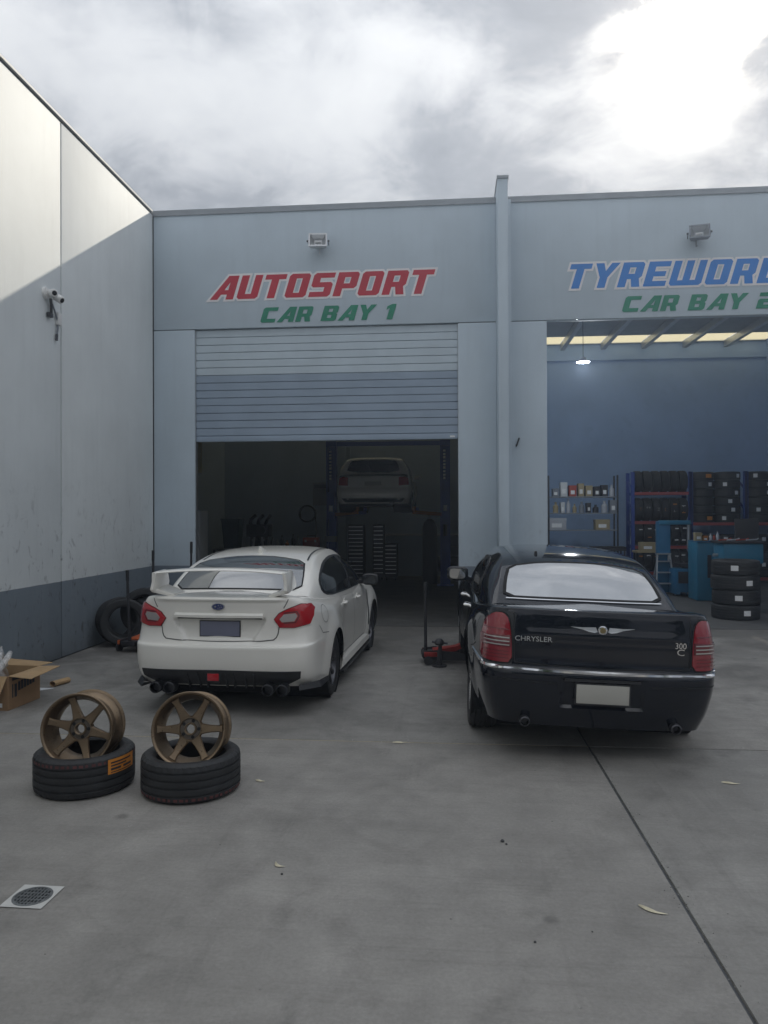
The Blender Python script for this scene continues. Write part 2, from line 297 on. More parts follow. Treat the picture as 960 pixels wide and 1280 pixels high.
# ------------------------------------------------------------------ object helpers
def thing(name, label=None, cat=None, loc=(0, 0, 0), rz=0., group=None, kind=None):
    o = bpy.data.objects.new(name, None); C.objects.link(o); o.empty_display_size = .2
    o.location = loc; o.rotation_euler = (0, 0, rz)
    return tag(o, label, cat, group, kind)
def tag(o, label=None, cat=None, group=None, kind=None):
    if label: o['label'] = label
    if cat: o['category'] = cat
    if group: o['group'] = group
    if kind: o['kind'] = kind
    return o
class MB:
    def __init__(s): s.v = []; s.f = []
    def add(s, vs, fs):
        o = len(s.v); s.v += [tuple(map(float, p)) for p in vs]; s.f += [tuple(i + o for i in f) for f in fs]; return s
    def box(s, x0, x1, y0, y1, z0, z1):
        return s.add([(x0, y0, z0), (x1, y0, z0), (x1, y1, z0), (x0, y1, z0), (x0, y0, z1), (x1, y0, z1), (x1, y1, z1), (x0, y1, z1)],
                     [(3, 2, 1, 0), (4, 5, 6, 7), (0, 1, 5, 4), (1, 2, 6, 5), (2, 3, 7, 6), (3, 0, 4, 7)])
    def bar(s, a, b, w, h, upv=(0, 0, 1)):
        a, b = Vector(a), Vector(b); d = (b - a).normalized(); u = Vector(upv)
        if abs(d.dot(u)) > .98: u = Vector((0, 1, 0))
        r = d.cross(u).normalized(); u = r.cross(d).normalized(); vs = []
        for p in (a, b):
            for i, j in ((-1, -1), (1, -1), (1, 1), (-1, 1)): vs.append(p + r * (i * w / 2) + u * (j * h / 2))
        return s.add(vs, [(3, 2, 1, 0), (4, 5, 6, 7), (0, 1, 5, 4), (1, 2, 6, 5), (2, 3, 7, 6), (3, 0, 4, 7)])
    def tube(s, pts, r, n=10, caps=True):
        pts = [Vector(p) for p in pts]; rs = r if isinstance(r, (list, tuple)) else [r] * len(pts)
        vs = []; prev = None
        for i, p in enumerate(pts):
            d = (pts[min(i + 1, len(pts) - 1)] - pts[max(i - 1, 0)]).normalized()
            if prev is None: a = d.orthogonal().normalized()
            else: a = (prev - d * prev.dot(d)).normalized()
            prev = a; b = d.cross(a)
            for k in range(n):
                t = 2 * math.pi * k / n; vs.append(p + a * (math.cos(t) * rs[i]) + b * (math.sin(t) * rs[i]))
        fs = [(i * n + k, i * n + (k + 1) % n, (i + 1) * n + (k + 1) % n, (i + 1) * n + k) for i in range(len(pts) - 1) for k in range(n)]
        if caps: fs += [tuple(reversed(range(n))), tuple(range((len(pts) - 1) * n, len(pts) * n))]
        return s.add(vs, fs)
    def lathe(s, prof, n=48, axis='z', c=(0, 0, 0), closed=False, rmod=None):
        """prof: (radius, height) pairs"""
        vs = []; m = len(prof)
        for k in range(n):
            t = 2 * math.pi * k / n; ct, st = math.cos(t), math.sin(t)
            for j, (r, h) in enumerate(prof):
                if rmod: r = rmod(k, j, r)
                p = {'z': (r * ct, r * st, h), 'x': (h, r * ct, r * st), 'y': (r * st, h, r * ct)}[axis]
                vs.append((p[0] + c[0], p[1] + c[1], p[2] + c[2]))
        fs = []
        for k in range(n):
            k2 = (k + 1) % n
            for j in range(m if closed else m - 1):
                j2 = (j + 1) % m; fs.append((k * m + j, k2 * m + j, k2 * m + j2, k * m + j2))
        return s.add(vs, fs)
    def disc(s, c, r, n=24, axis='z', r0=0.):
        if r0: return s.lathe([(r0, 0), (r, 0)], n, axis, c)
        vs = []
        for k in range(n):
            t = 2 * math.pi * k / n; a, b = r * math.cos(t), r * math.sin(t)
            p = {'z': (a, b, 0), 'x': (0, a, b), 'y': (b, 0, a)}[axis]; vs.append((p[0] + c[0], p[1] + c[1], p[2] + c[2]))
        return s.add(vs, [tuple(range(n))])
    def grid(s, P, wrap=False):
        r, c = P.shape[:2]; fs = []
        for i in range(r - 1):
            for j in range(c if wrap else c - 1):
                j2 = (j + 1) % c; fs.append((i * c + j, i * c + j2, (i + 1) * c + j2, (i + 1) * c + j))
        return s.add(P.reshape(-1, 3), fs)
    def obj(s, name, m, parent=None, smooth=False, bevel=0., sharp=35., recalc=True):
        me = bpy.data.meshes.new(name); me.from_pydata(s.v, [], s.f)
        if recalc or bevel:
            bm = bmesh.new(); bm.from_mesh(me)
            if recalc: bmesh.ops.recalc_face_normals(bm, faces=bm.faces)
            if bevel: bmesh.ops.bevel(bm, geom=[e for e in bm.edges if len(e.link_faces) == 2 and e.calc_face_angle(0) > .6], offset=bevel, segments=2, affect='EDGES', profile=.6)
            bm.to_mesh(me); bm.free()
        if smooth or bevel:
            me.polygons.foreach_set('use_smooth', [True] * len(me.polygons)); me.set_sharp_from_angle(angle=R(sharp))
        me.materials.append(MT[m] if isinstance(m, str) else m)
        o = bpy.data.objects.new(name, me); C.objects.link(o)
        if parent is not None: o.parent = parent
        return o
def children(o): return [c for c in list(C.objects) if c.parent == o]
def copy_tree(o, parent=None):
    c = o.copy(); C.objects.link(c); c.parent = parent
    for ch in children(o): copy_tree(ch, c)
    return c
def text_obj(name, s, size, m, parent, mtx, ext=.002, shear=0., sx=1.):
    cu = bpy.data.curves.new(name, 'FONT'); cu.body = s; cu.size = size; cu.extrude = ext; cu.align_x = 'CENTER'; cu.align_y = 'CENTER'; cu.shear = shear; cu.resolution_u = 3
    t = bpy.data.objects.new(name, cu); C.objects.link(t)
    dg = bpy.context.evaluated_depsgraph_get(); me = bpy.data.meshes.new_from_object(t.evaluated_get(dg))
    bpy.data.objects.remove(t); me.materials.clear(); me.materials.append(MT[m]); me.name = name
    for v in me.vertices: v.co.x *= sx
    o = bpy.data.objects.new(name, me); C.objects.link(o); o.parent = parent; o.matrix_local = mtx
    return o

# ================================================================== SETTING
FY = 12.36          # the facade stands at this y
WX = -5.043         # face of the side wall
g = MB().box(-180, 180, -180, 180, -.60, -.05).obj('ground', 'ground'); tag(g, 'flat grey ground that runs on beyond the concrete yard', kind='structure')

pav = MB().box(WX - .1, 9.5, -8.5, 12.33, -.045, -.016).obj('pavement', 'joint')
tag(pav, 'grey concrete yard in front of the workshop bays, laid in large slabs', kind='structure')
JX, JY = [WX + .015, 1.095, 9.4], [-8.4, -.6, 6.03, 12.32]
gpx = .009
for i in range(2):
    for j in range(3):
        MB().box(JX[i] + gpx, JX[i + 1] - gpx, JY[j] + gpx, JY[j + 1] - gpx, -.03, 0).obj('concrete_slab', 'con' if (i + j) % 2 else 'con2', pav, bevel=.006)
for i, (x0, x1) in enumerate(((WX, 1.09), (1.10, 9.4))):
    MB().box(x0, x1, 6.022, 6.038, -.012, -.003 if i == 0 else -.007).obj('joint_filler', 'sand' if i == 0 else 'joint', pav)
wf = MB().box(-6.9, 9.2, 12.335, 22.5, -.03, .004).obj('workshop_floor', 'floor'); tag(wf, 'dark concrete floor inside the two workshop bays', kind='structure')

# ---------------------------------------------------------------- side wall
sw = thing('side_wall', 'tall pale concrete panel wall on the left, half in sun, with a grey painted band at its foot', 'wall', (WX, 9.3, 0))
sw_y = [-9.0, -2.9, 3.2, 9.32, 12.36]
def child(mb, name, m, root, **k):
    l = root.location; mb.v = [(x - l.x, y - l.y, z - l.z) for x, y, z in mb.v]; return mb.obj(name, m, root, **k)
for a, b in zip(sw_y[:-1], sw_y[1:]):
    child(MB().box(WX - .18, WX, a + .014, b - .014, 0, 7.0), 'wall_panel', 'side_wall', sw, bevel=.008)
    if b < 12: child(MB().box(WX - .16, WX - .05, b - .0139, b + .0139, 0, 6.99), 'joint_sealant', 'joint', sw)
child(MB().box(WX - .24, WX + .022, -9, 12.30, 7.034, 7.062), 'coping', 'capw', sw)
child(MB().box(WX - .19, WX - .012, -9, 12.30, 7.0, 7.034), 'coping_shadow_gap', 'joint', sw)

# ---------------------------------------------------------------- workshop
wb = thing('workshop_building', 'grey concrete workshop with two vehicle bays, raised parapet and a dividing fin', 'building', (0, FY, 0))
T = .15
def panel(x0, x1, z0, z1): return child(MB().box(x0, x1, FY, FY + T, z0, z1), 'wall_panel', 'facade', wb, bevel=.007)
panel(WX + .012, .784, 5.027, 7.02); panel(WX + .012, -4.315, 0, 5.013); panel(.159, .784, 0, 5.013)
panel(.951, 7.9, 5.027, 7.02); panel(.951, 1.604, 0, 5.013); panel(6.25, 7.9, 0, 5.013)
for a, b in ((WX + .02, -4.32), (.165, .78), (.96, 1.6)): child(MB().box(a, b, FY + .02, FY + .14, 5.0131, 5.0269), 'joint_sealant', 'joint', wb)
child(MB().box(WX - .02, WX + .0119, FY + .02, FY + .14, 0, 7.0), 'joint_sealant', 'joint', wb)
child(MB().box(WX - .2, .783, FY - .018, FY + T + .03, 7.028, 7.07).box(WX, .783, FY - .018, FY - .006, 6.975, 7.0275), 'parapet_flashing', 'flash', wb)
child(MB().box(.949, 7.95, FY - .018, FY + T + .03, 7.028, 7.07).box(.949, 7.95, FY - .018, FY - .006, 6.975, 7.0275), 'parapet_flashing', 'flash', wb)
child(MB().box(.787, .947, 11.89, 22.4, 0, 7.17), 'dividing_fin', 'facade', wb, bevel=.006)
child(MB().box(.775, .96, 11.875, 22.4, 7.173, 7.215), 'fin_cap', 'flash', wb)
child(MB().box(.948, 1.03, FY - .03, FY - .001, .35, 7.02), 'cover_strip', 'facade', wb, bevel=.004)
# shell
child(MB().box(-7.05, .86, 22.5, 22.65, 0, 7.0), 'back_wall', 'inner', wb); child(MB().box(.8601, 9.35, 22.5, 22.65, 0, 7.0), 'back_wall', 'inner2', wb)
child(MB().box(-7.05, -6.9, FY + .2, 22.49, 0, 7.0), 'end_wall', 'inner', wb)
child(MB().box(9.2, 9.35, FY + .2, 22.49, 0, 7.0), 'end_wall', 'inner2', wb)
child(MB().box(-7.05, WX - .021, FY + .02, FY + .19, 0, 7.0), 'return_wall', 'inner', wb)
child(MB().box(7.91, 9.35, FY + .02, FY + .19, 0, 7.0), 'return_wall', 'inner', wb)
child(MB().box(-7.05, .78, FY + .16, 21.45, 6.88, 6.92), 'roof_sheet', 'flash', wb); child(MB().box(-7.05, .78, 22.42, 22.65, 6.88, 6.92), 'roof_sheet', 'flash', wb)
child(MB().box(.95, 9.35, FY + .16, 21.45, 6.88, 6.92), 'roof_sheet', 'flash', wb)
child(MB().box(.95, 9.35, 22.42, 22.65, 6.88, 6.92), 'roof_sheet', 'flash', wb)
for k in range(14):
    x0 = 1.02 + k * 1.17 if k < 7 else -7.0 + (k - 7) * 1.11  # the row over the first bay is unseen, added to brighten its interior
    child(MB().add([(x0, 21.455, 6.89), (x0 + 1.105, 21.455, 6.89), (x0 + 1.105, 22.415, 6.89), (x0, 22.415, 6.89)], [(0, 1, 2, 3)]), 'seen_or_added_skylight_sheet', 'skylight', wb)
    child(MB().box(x0 - .06, x0 + .06, 12.6, 22.4, 6.70, 6.875), 'purlin', 'steel', wb)
for x0, x1 in ((-6.9, .78), (.95, 9.2)):
    child(MB().box(x0, x1, 17.2, 17.35, 6.45, 6.69), 'rafter', 'steel_d', wb)
    child(MB().box(x0, x1, 22.43, 22.49, 6.40, 6.62), 'eaves_beam', 'inner2' if x0 > 0 else 'inner', wb)
child(MB().box(-3.2, -3.12, 22.4, 22.48, 0, 6.8).box(-3.02, -2.98, 22.43, 22.48, 0, 6.8), 'downpipe', 'inner', wb)

# roller door, bay 1
dr = child(MB().box(-4.30, .145, FY + .085, FY + .10, 3.13, 5.01), 'roller_door', 'slat_b', wb)
nsl = 14; z0 = 3.20; pitch = (5.012 - z0) / nsl
for k in range(nsl):
    za, zb = z0 + k * pitch, z0 + (k + 1) * pitch
    mb = MB(); prof = [(.083, za), (.083, za + .007), (.058, za + .012), (.0545, za + pitch * .5), (.057, zb - .006), (.0565, zb - .0005), (.083, zb)]
    vs = []
    for x in (-4.305, .150):
        for y, z in prof: vs.append((x, FY + y, z))
    n = len(prof); mb.add(vs, [(i, i + n, i + n + 1, i + 1) for i in range(n - 1)])
    l = wb.location; mb.v = [(x - l.x, y - l.y, z) for x, y, z in mb.v]
    mb.obj('slat', 'slat_a' if k >= 8 else 'slat_b', dr, smooth=True, sharp=30, recalc=False)
l = wb.location
MB().box(-4.305, .150, .045, .098, 3.105, 3.198).obj('bottom_rail', 'slat_b', dr, bevel=.006)
MB().box(.02, .10, .040, .0449, 3.13, 3.16).obj('maker_plate', 'lbl', dr)
for x in (-4.3145, .1505):
    child(MB().box(x, x + .008, FY + .03, FY + .13, 0, 5.0), 'door_guide', 'steel', wb)

# ---------------------------------------------------------------- painted signs
G = {
 'A': ([(0, 0), (.47, 1), (.84, 1), (.84, 0), (.57, 0), (.57, .21), (.36, .21), (.27, 0)], [(.44, .40), (.575, .40), (.575, .72)]),
 'U': ([(0, 1), (0, .09), (.08, 0), (.67, 0), (.75, .09), (.75, 1), (.48, 1), (.48, .21), (.27, .21), (.27, 1)],),
 'T': ([(0, 1), (0, .79), (.24, .79), (.24, 0), (.51, 0), (.51, .79), (.75, .79), (.75, 1)],),
 'O': ([(.08, 0), (.67, 0), (.75, .09), (.75, .91), (.67, 1), (.08, 1), (0, .91), (0, .09)], [(.27, .20), (.48, .20), (.48, .80), (.27, .80)]),
 'S': ([(0, 0), (.67, 0), (.75, .09), (.75, .52), (.67, .61), (.27, .61), (.27, .79), (.75, .79), (.75, 1), (.08, 1), (0, .91), (0, .48), (.08, .40), (.48, .40), (.48, .21), (0, .21)],),
 'P': ([(0, 0), (.27, 0), (.27, .32), (.67, .32), (.75, .41), (.75, .91), (.67, 1), (0, 1)], [(.27, .53), (.48, .53), (.48, .79), (.27, .79)]),
 'R': ([(0, 0), (.27, 0), (.27, .32), (.40, .32), (.49, 0), (.77, 0), (.67, .34), (.75, .43), (.75, .91), (.67, 1), (0, 1)], [(.27, .53), (.48, .53), (.48, .79), (.27, .79)]),
 'Y': ([(0, 1), (.26, .42), (.26, 0), (.53, 0), (.53, .42), (.84, 1), (.55, 1), (.41, .68), (.28, 1)],),
 'E': ([(0, 0), (.75, 0), (.75, .21), (.27, .21), (.27, .40), (.66, .40), (.66, .60), (.27, .60), (.27, .79), (.75, .79), (.75, 1), (0, 1)],),
 'W': ([(0, 1), (0, .09), (.08, 0), (1.02, 0), (1.1, .09), (1.1, 1), (.85, 1), (.85, .21), (.675, .21), (.675, 1), (.425, 1), (.425, .21), (.25, .21), (.25, 1)],),
 'L': ([(0, 0), (.72, 0), (.72, .21), (.27, .21), (.27, 1), (0, 1)],),
 'D': ([(0, 0), (.64, 0), (.75, .12), (.75, .88), (.64, 1), (0, 1)], [(.27, .20), (.48, .20), (.48, .80), (.27, .80)]),
 'C': ([(.09, 0), (.75, 0), (.75, .24), (.29, .24), (.29, .76), (.75, .76), (.75, 1), (.09, 1), (0, .9), (0, .10)],),
 'B': ([(0, 0), (.67, 0), (.76, .10), (.76, .42), (.69, .5), (.76, .58), (.76, .90), (.67, 1), (0, 1)], [(.28, .20), (.48, .20), (.48, .40), (.28, .40)], [(.28, .60), (.48, .60), (.48, .80), (.28, .80)]),
 '1': ([(.16, 0), (.45, 0), (.45, 1), (.24, 1), (.02, .86), (.02, .64), (.16, .72)],),
 '2': ([(0, 0), (.75, 0), (.75, .24), (.28, .24), (.28, .38), (.67, .38), (.75, .47), (.75, .91), (.67, 1), (0, 1), (0, .76), (.48, .76), (.48, .61), (.08, .61), (0, .53)],),
}
def poly_off(P, d):
    n = len(P); a = sum(P[i][0] * P[(i + 1) % n][1] - P[(i + 1) % n][0] * P[i][1] for i in range(n)); s = 1 if a > 0 else -1
    out = []
    for i in range(n):
        p0, p1, p2 = Vector(P[i - 1]), Vector(P[i]), Vector(P[(i + 1) % n])
        e1, e2 = (p1 - p0).normalized(), (p2 - p1).normalized()
        n1, n2 = Vector((e1.y, -e1.x)) * s, Vector((e2.y, -e2.x)) * s
        b = n1 + n2; k = 2 / max(.55, b.length_squared)
        out.append(tuple(p1 + b * (k * d)))
    return out
def glyph(rings, y):
    vs = [(x, y, z) for r in rings for x, z in r]
    tri = geometry.tessellate_polygon([[Vector((x, z, 0)) for x, z in r] for r in rings])
    return MB().add(vs, [tuple(t) for t in tri])
def letter(ch, root, x, z, w, h, shear, m, om, y):
    def tr(P): return [(p[0] * w + p[1] * h * shear, p[1] * h) for p in P]
    rings = [tr(r) for r in G[ch]]
    o = glyph(rings, -y).obj('letter', m, root, recalc=False); o.location = (x, 0, z)
    if om:
        big = [poly_off(rings[0], .034)]
        for r in rings[1:]:
            q = poly_off(r, -.020)
            big.append(q)
        e = glyph(big, -y + .0025).obj('letter_outline', om, o, recalc=False)
    return o
def sign(text, label, x0, z0, h, widths, gap, shear, m, om=None, sx=1.):
    root = thing('painted_sign', label, 'sign', (x0, FY, z0), group='signs painted above the bays'); x = 0.
    for i, ch in enumerate(text):
        if ch == ' ': x += sx * .42; continue
        letter(ch, root, x, 0, sx, h, shear, m, om, .009 + (.0008 if i % 2 else 0.))
        x += (max(p[0] for p in G[ch][0]) * sx) + gap
    return root, x
sign('AUTOSPORT', 'red slanted lettering with white outline reading AUTOSPORT above the roller door', -4.045, 5.515, .400, None, .053, .30, 'red_sign', 'pink', .480)
sign('TYREWORLD', 'blue slanted lettering with white outline reading TYREWORLD above the open bay', 1.885, 5.525, .400, None, .053, .30, 'blue_sign', 'pink', .462)
sign('CAR BAY 1', 'green slanted lettering reading CAR BAY 1 under the red word', -3.175, 5.105, .255, None, .034, .30, 'green', None, .335)
sign('CAR BAY 2', 'green slanted lettering reading CAR BAY 2 under the blue word', 2.80, 5.12, .255, None, .034, .30, 'green', None, .335)

# ---------------------------------------------------------------- floodlights on the facade
def floodlight(x, z, yawz, tilt, label, dark):
    t = thing('floodlight', label, 'floodlight', (x, FY, z), group='floodlights on the facade')
    body = 'junk_g' if dark else 'tin'
    Rm = Matrix.Rotation(yawz, 4, 'Z') @ Matrix.Rotation(-tilt, 4, 'X'); Tm = Matrix.Translation((0, -.19, 0)) @ Rm
    def p(mb, name, m, par=t, **k): o = mb.obj(name, m, par, **k); o.matrix_local = Tm; return o
    w, h = .155, .115
    mb = MB(); q = [(-w, -h), (w, -h), (w, h), (-w, h)]; iq = [(-w + .025, -h + .025), (w - .025, -h + .025), (w - .025, h - .025), (-w + .025, h - .025)]
    vs = [(a, -.05, b) for a, b in q] + [(a * .8, .07, b * .8) for a, b in q] + [(a, -.05, b) for a, b in iq]
    mb.add(vs, [(0, 1, 5, 4), (1, 2, 6, 5), (2, 3, 7, 6), (3, 0, 4, 7), (4, 5, 6, 7), (0, 1, 9, 8), (1, 2, 10, 9), (2, 3, 11, 10), (3, 0, 8, 11)])
    p(mb, 'housing', body)
    mb = MB(); vs = [(a, -.049, b) for a, b in iq] + [(a * .5, .045, b * .45) for a, b in iq]
    mb.add(vs, [(0, 1, 5, 4), (1, 2, 6, 5), (2, 3, 7, 6), (3, 0, 4, 7), (4, 5, 6, 7)]); p(mb, 'reflector', 'tin' if not dark else 'steel')
    p(MB().tube([(-.05, .02, 0), (.05, .02, 0)], .012, 8), 'lamp_tube', 'white')
    for s in (-1, 1): p(MB().box(s * w - .005 + s * .012, s * w + .005 + s * .012, -.01, .12, -.018, .018).tube([(s * (w + .004), 0, 0), (s * (w + .034), 0, 0)], .016, 8), 'bracket_arm', 'steel_d')
    MB().box(-.06, .06, -.05, -.001, -.05, .05).tube([(0, -.025, -.05), (0, -.03, -.16), (0, -.08, -.17)], .008, 6).obj('wall_box', body, t)
    MB().tube([(0, -.015, .05), (0, -.012, .17)], .006, 6).obj('cable', 'steel_d', t)
floodlight(-2.144, 6.385, R(4), R(8), 'silver floodlight with bright reflector on the wall above the red lettering', False)
floodlight(3.97, 6.30, R(-12), R(14), 'dark grey turned floodlight on the wall above the blue lettering', True)

# ---------------------------------------------------------------- camera on the side wall
sc_ = thing('security_camera', 'pale twin-head security camera with a hanging cable on the left wall', 'camera', (WX, 8.93, 4.63)); sc_.scale = (.8, .8, .8)
MB().lathe([(0, .035), (.085, .035), (.10, .0)], 20, 'x', (0.001, 0, .02)).obj('base_plate', 'white', sc_, smooth=True)
for dy, dz, aim in ((.02, .02, (.75, -.62, -.2)), (.20, -.01, (.80, -.2, -.5))):
    a = Vector(aim).normalized(); o = Vector((.11, dy, dz))
    h = MB().tube([o - a * .09, o - a * .075, o + a * .07, o + a * .085], [.035, .062, .062, .05], 16).obj('camera_head', 'white', sc_, smooth=True)
    MB().tube([o + a * .0851, o + a * .088], .038, 14).obj('lens', 'black', h)
    MB().tube([(.03, dy * .6, .02), tuple(o)], .022, 8).obj('mount_arm', 'capw', sc_)
MB().tube([(.06, .06, -.05), (.05, .09, -.16), (.035, .12, -.27)], .022, 8).obj('mount_bracket', 'steel_d', sc_)
MB().box(.012, .06, .02, .14, -.34, -.27).obj('sensor', 'steel_d', sc_, bevel=.008)
MB().tube([(.05, .12, -.12), (.035, .22, -.20), (.03, .31, -.32), (.03, .33, -.45), (.03, .29, -.62)], .015, 8).obj('conduit', 'junk_g', sc_, smooth=True)
jb = MB().box(.002, .055, .30, .42, -.40, -.20).obj('junction_box', 'white', sc_, bevel=.008); jb.location = (0, 0, 0)
MB().tube([(.03, .30, -.56), (.03, .29, -.66)], .022, 8).obj('cable_end', 'steel_d', sc_)
hk = thing('wall_hook', 'small dark hook on the pier right of the dividing fin', 'hook', (1.125, FY, 3.03)); MB().bar((-.02, -.012, -.06), (.025, -.02, .07), .035, .02).obj('plate', 'gap', hk); MB().tube([(-.02, -.02, -.06), (-.03, -.06, -.075), (-.03, -.075, -.04)], .008, 6).obj('prong', 'gap', hk)
# ================================================================== CARS
def sstep(a, b, x): t = np.clip((x - a) / (b - a), 0, 1); return t * t * (3 - 2 * t)
def cr_w(t, n, start, end):
    """Catmull-Rom weights; start/end: 'lin', 'even' or 'odd' decides the ghost point"""
    t = np.atleast_1d(np.asarray(t, float)); W = np.zeros((len(t), n + 2))
    i = np.clip(np.floor(t).astype(int), 0, n - 2); f = np.clip(t - i, -.5, 1.5)
    c = [-.5 * f + f**2 - .5 * f**3, 1 - 2.5 * f**2 + 1.5 * f**3, .5 * f + 2 * f**2 - 1.5 * f**3, -.5 * f**2 + .5 * f**3]
    r = np.arange(len(t))
    for k in range(4): W[r, i + k] += c[k]
    def fold(g, a, b, mode):
        if mode == 'lin': W[:, a] += 2 * W[:, g]; W[:, b] -= W[:, g]
        else: W[:, b] += (1 if mode == 'even' else -1) * W[:, g]
    fold(0, 1, 2, start); fold(n + 1, n, n - 1, end)
    return W[:, 1:-1]
class Net:
    """smooth surface through a net of points (u forward, v right, z up); mirrored in v"""
    def __init__(s, N, sym_cols=False, sym_rows=False, post=None):
        s.N = np.array(N, float); s.R, s.Cn = s.N.shape[:2]; s.sc, s.sr, s.post = sym_cols, sym_rows, post
    def ev(s, T, S):
        T, S = np.broadcast_arrays(np.asarray(T, float), np.asarray(S, float)); sh = T.shape; T, S = T.ravel(), S.ravel()
        out = np.zeros((len(T), 3))
        for comp, par in (((0, 2), 'even'), ((1,), 'odd')):
            wt = cr_w(T, s.R, 'lin', par if s.sr else 'lin'); wsm = cr_w(S, s.Cn, par if s.sc else 'lin', par if s.sc else 'lin')
            for c in comp: out[:, c] = np.einsum('nr,nc,rc->n', wt, wsm, s.N[:, :, c])
        if s.post: out = s.post(out)
        return out.reshape(*sh, 3)
    def table(s, t0, t1, s0, s1):
        T, S = np.meshgrid(np.linspace(t0, t1, 70), np.linspace(s0, s1, 140), indexing='ij'); return T.ravel(), S.ravel(), s.ev(T, S).reshape(-1, 3)
    def find(s, axes, pts, rng_):
        """points of the surface whose two coordinates AXES are PTS (v>=0): positions and outward normals"""
        T, S, P = s.table(*rng_); pts = np.asarray(pts, float); A = P[:, axes]
        j = np.array([np.argmin(((A - p) ** 2).sum(1)) for p in pts]); t, q = T[j].copy(), S[j].copy(); e = 1e-3
        for _ in range(7):
            p0 = s.ev(t, q)[:, axes]; dt = (s.ev(t + e, q)[:, axes] - p0) / e; ds = (s.ev(t, q + e)[:, axes] - p0) / e
            r = pts - p0; det = dt[:, 0] * ds[:, 1] - dt[:, 1] * ds[:, 0]; det = np.where(np.abs(det) < 1e-5, 1e-5, det)
            t += np.clip((r[:, 0] * ds[:, 1] - r[:, 1] * ds[:, 0]) / det, -.15, .15); q += np.clip((dt[:, 0] * r[:, 1] - dt[:, 1] * r[:, 0]) / det, -.15, .15)
            t = np.clip(t, rng_[0], rng_[1]); q = np.clip(q, rng_[2], rng_[3])
        p = s.ev(t, q); h = 4e-3
        n = np.cross(s.ev(t, q + h) - s.ev(t, q - h), s.ev(t + h, q) - s.ev(t - h, q)); n /= np.linalg.norm(n, axis=1)[:, None] + 1e-12
        return p, n
def loc(P):  # (u, v, z) -> car axes (x = v, y = u, z)
    P = np.asarray(P); return P[..., [1, 0, 2]]
class Surf:
    """one side of a net seen from behind ('rear', v z) or from the side ('side', u z)"""
    def __init__(s, net, view, rng_): s.net, s.axes, s.rng, s.view = net, ([1, 2] if view == 'rear' else [0, 2]), rng_, view
    def __call__(s, pts, side=1):
        pts = np.array(pts, float); sg = np.ones(len(pts))
        if s.view == 'rear': sg = np.where(pts[:, 0] < 0, -1., 1.); pts[:, 0] = np.abs(pts[:, 0])
        else: sg = sg * side
        p, n = s.net.find(s.axes, pts, s.rng); c = np.array([2.2, 0, .6])
        n = np.where((((p - c) * n).sum(1) < 0)[:, None], -n, n)
        p[:, 1] *= sg; n[:, 1] *= sg
        return loc(p), loc(n)
def dens(P, step=.03, closed=True, chaikin=0):
    P = [np.array(p, float) for p in P]
    for _ in range(chaikin):
        Q = []; n = len(P)
        for i in range(n if closed else n - 1):
            a, b = P[i], P[(i + 1) % n]; Q += [a * .78 + b * .22, a * .22 + b * .78]
        if not closed: Q = [P[0]] + Q + [P[-1]]
        P = Q
    out = []; n = len(P)
    for i in range(n if closed else n - 1):
        a, b = P[i], P[(i + 1) % n]; k = max(1, int(np.ceil(np.linalg.norm(b - a) / step)))
        out += [a + (b - a) * j / k for j in range(k)]
    if not closed: out.append(P[-1])
    return np.array(out)
def patch(name, sf, outline, off, m, parent, side=1, rings=6, chaikin=1, skirt=.006, dome=0., step=.03):
    o = dens(outline, step, True, chaikin); c = o.mean(0); n = len(o)
    lv = np.linspace(1, 0, rings + 1)[:-1]
    allp = np.concatenate([c + (o - c) * k for k in lv] + [c[None]])
    p, nn = sf(allp, side)
    k = np.concatenate([np.repeat(lv, n), [0.]]); p2 = p + nn * (off + dome * (1 - k ** 2))[:, None]
    sk = p[:n] - nn[:n] * skirt
    V = np.concatenate([p2, sk]); F = []
    for r in range(rings - 1):
        for i in range(n): F.append((r * n + i, r * n + (i + 1) % n, (r + 1) * n + (i + 1) % n, (r + 1) * n + i))
    ci = rings * n
    for i in range(n): F.append(((rings - 1) * n + i, (rings - 1) * n + (i + 1) % n, ci)); F.append((i, (i + 1) % n, ci + 1 + (i + 1) % n, ci + 1 + i))
    mb = MB(); mb.add(V, F); return mb.obj(name, m, parent, smooth=True, sharp=50)
def ribbon_mb(mb, sf, path, width, off, side=1, step=.03, closed=False, thick=.0, chaikin=0):
    o = dens(path, step, closed, chaikin); p, n = sf(o, side); k = len(p)
    t = (np.roll(p, -1, 0) - np.roll(p, 1, 0)) if closed else np.gradient(p, axis=0)
    b = np.cross(n, t); b /= np.linalg.norm(b, axis=1)[:, None] + 1e-9
    q = p + n * off; V = [q - b * width / 2, q + b * width / 2]
    if thick: V = [p - b * width / 2 - n * .003, q - b * width * .3, q + b * width * .3, p + b * width / 2 - n * .003]
    V = np.stack(V, 1); w = V.shape[1]; F = []
    for i in range(k if closed else k - 1):
        j = (i + 1) % k
        for a in range(w - 1): F.append((i * w + a, j * w + a, j * w + a + 1, i * w + a + 1))
    mb.add(V.reshape(-1, 3), F); return mb
def ribbon(name, sf, path, width, off, m, parent, **k): return ribbon_mb(MB(), sf, path, width, off, **k).obj(name, m, parent, smooth=True, sharp=60)

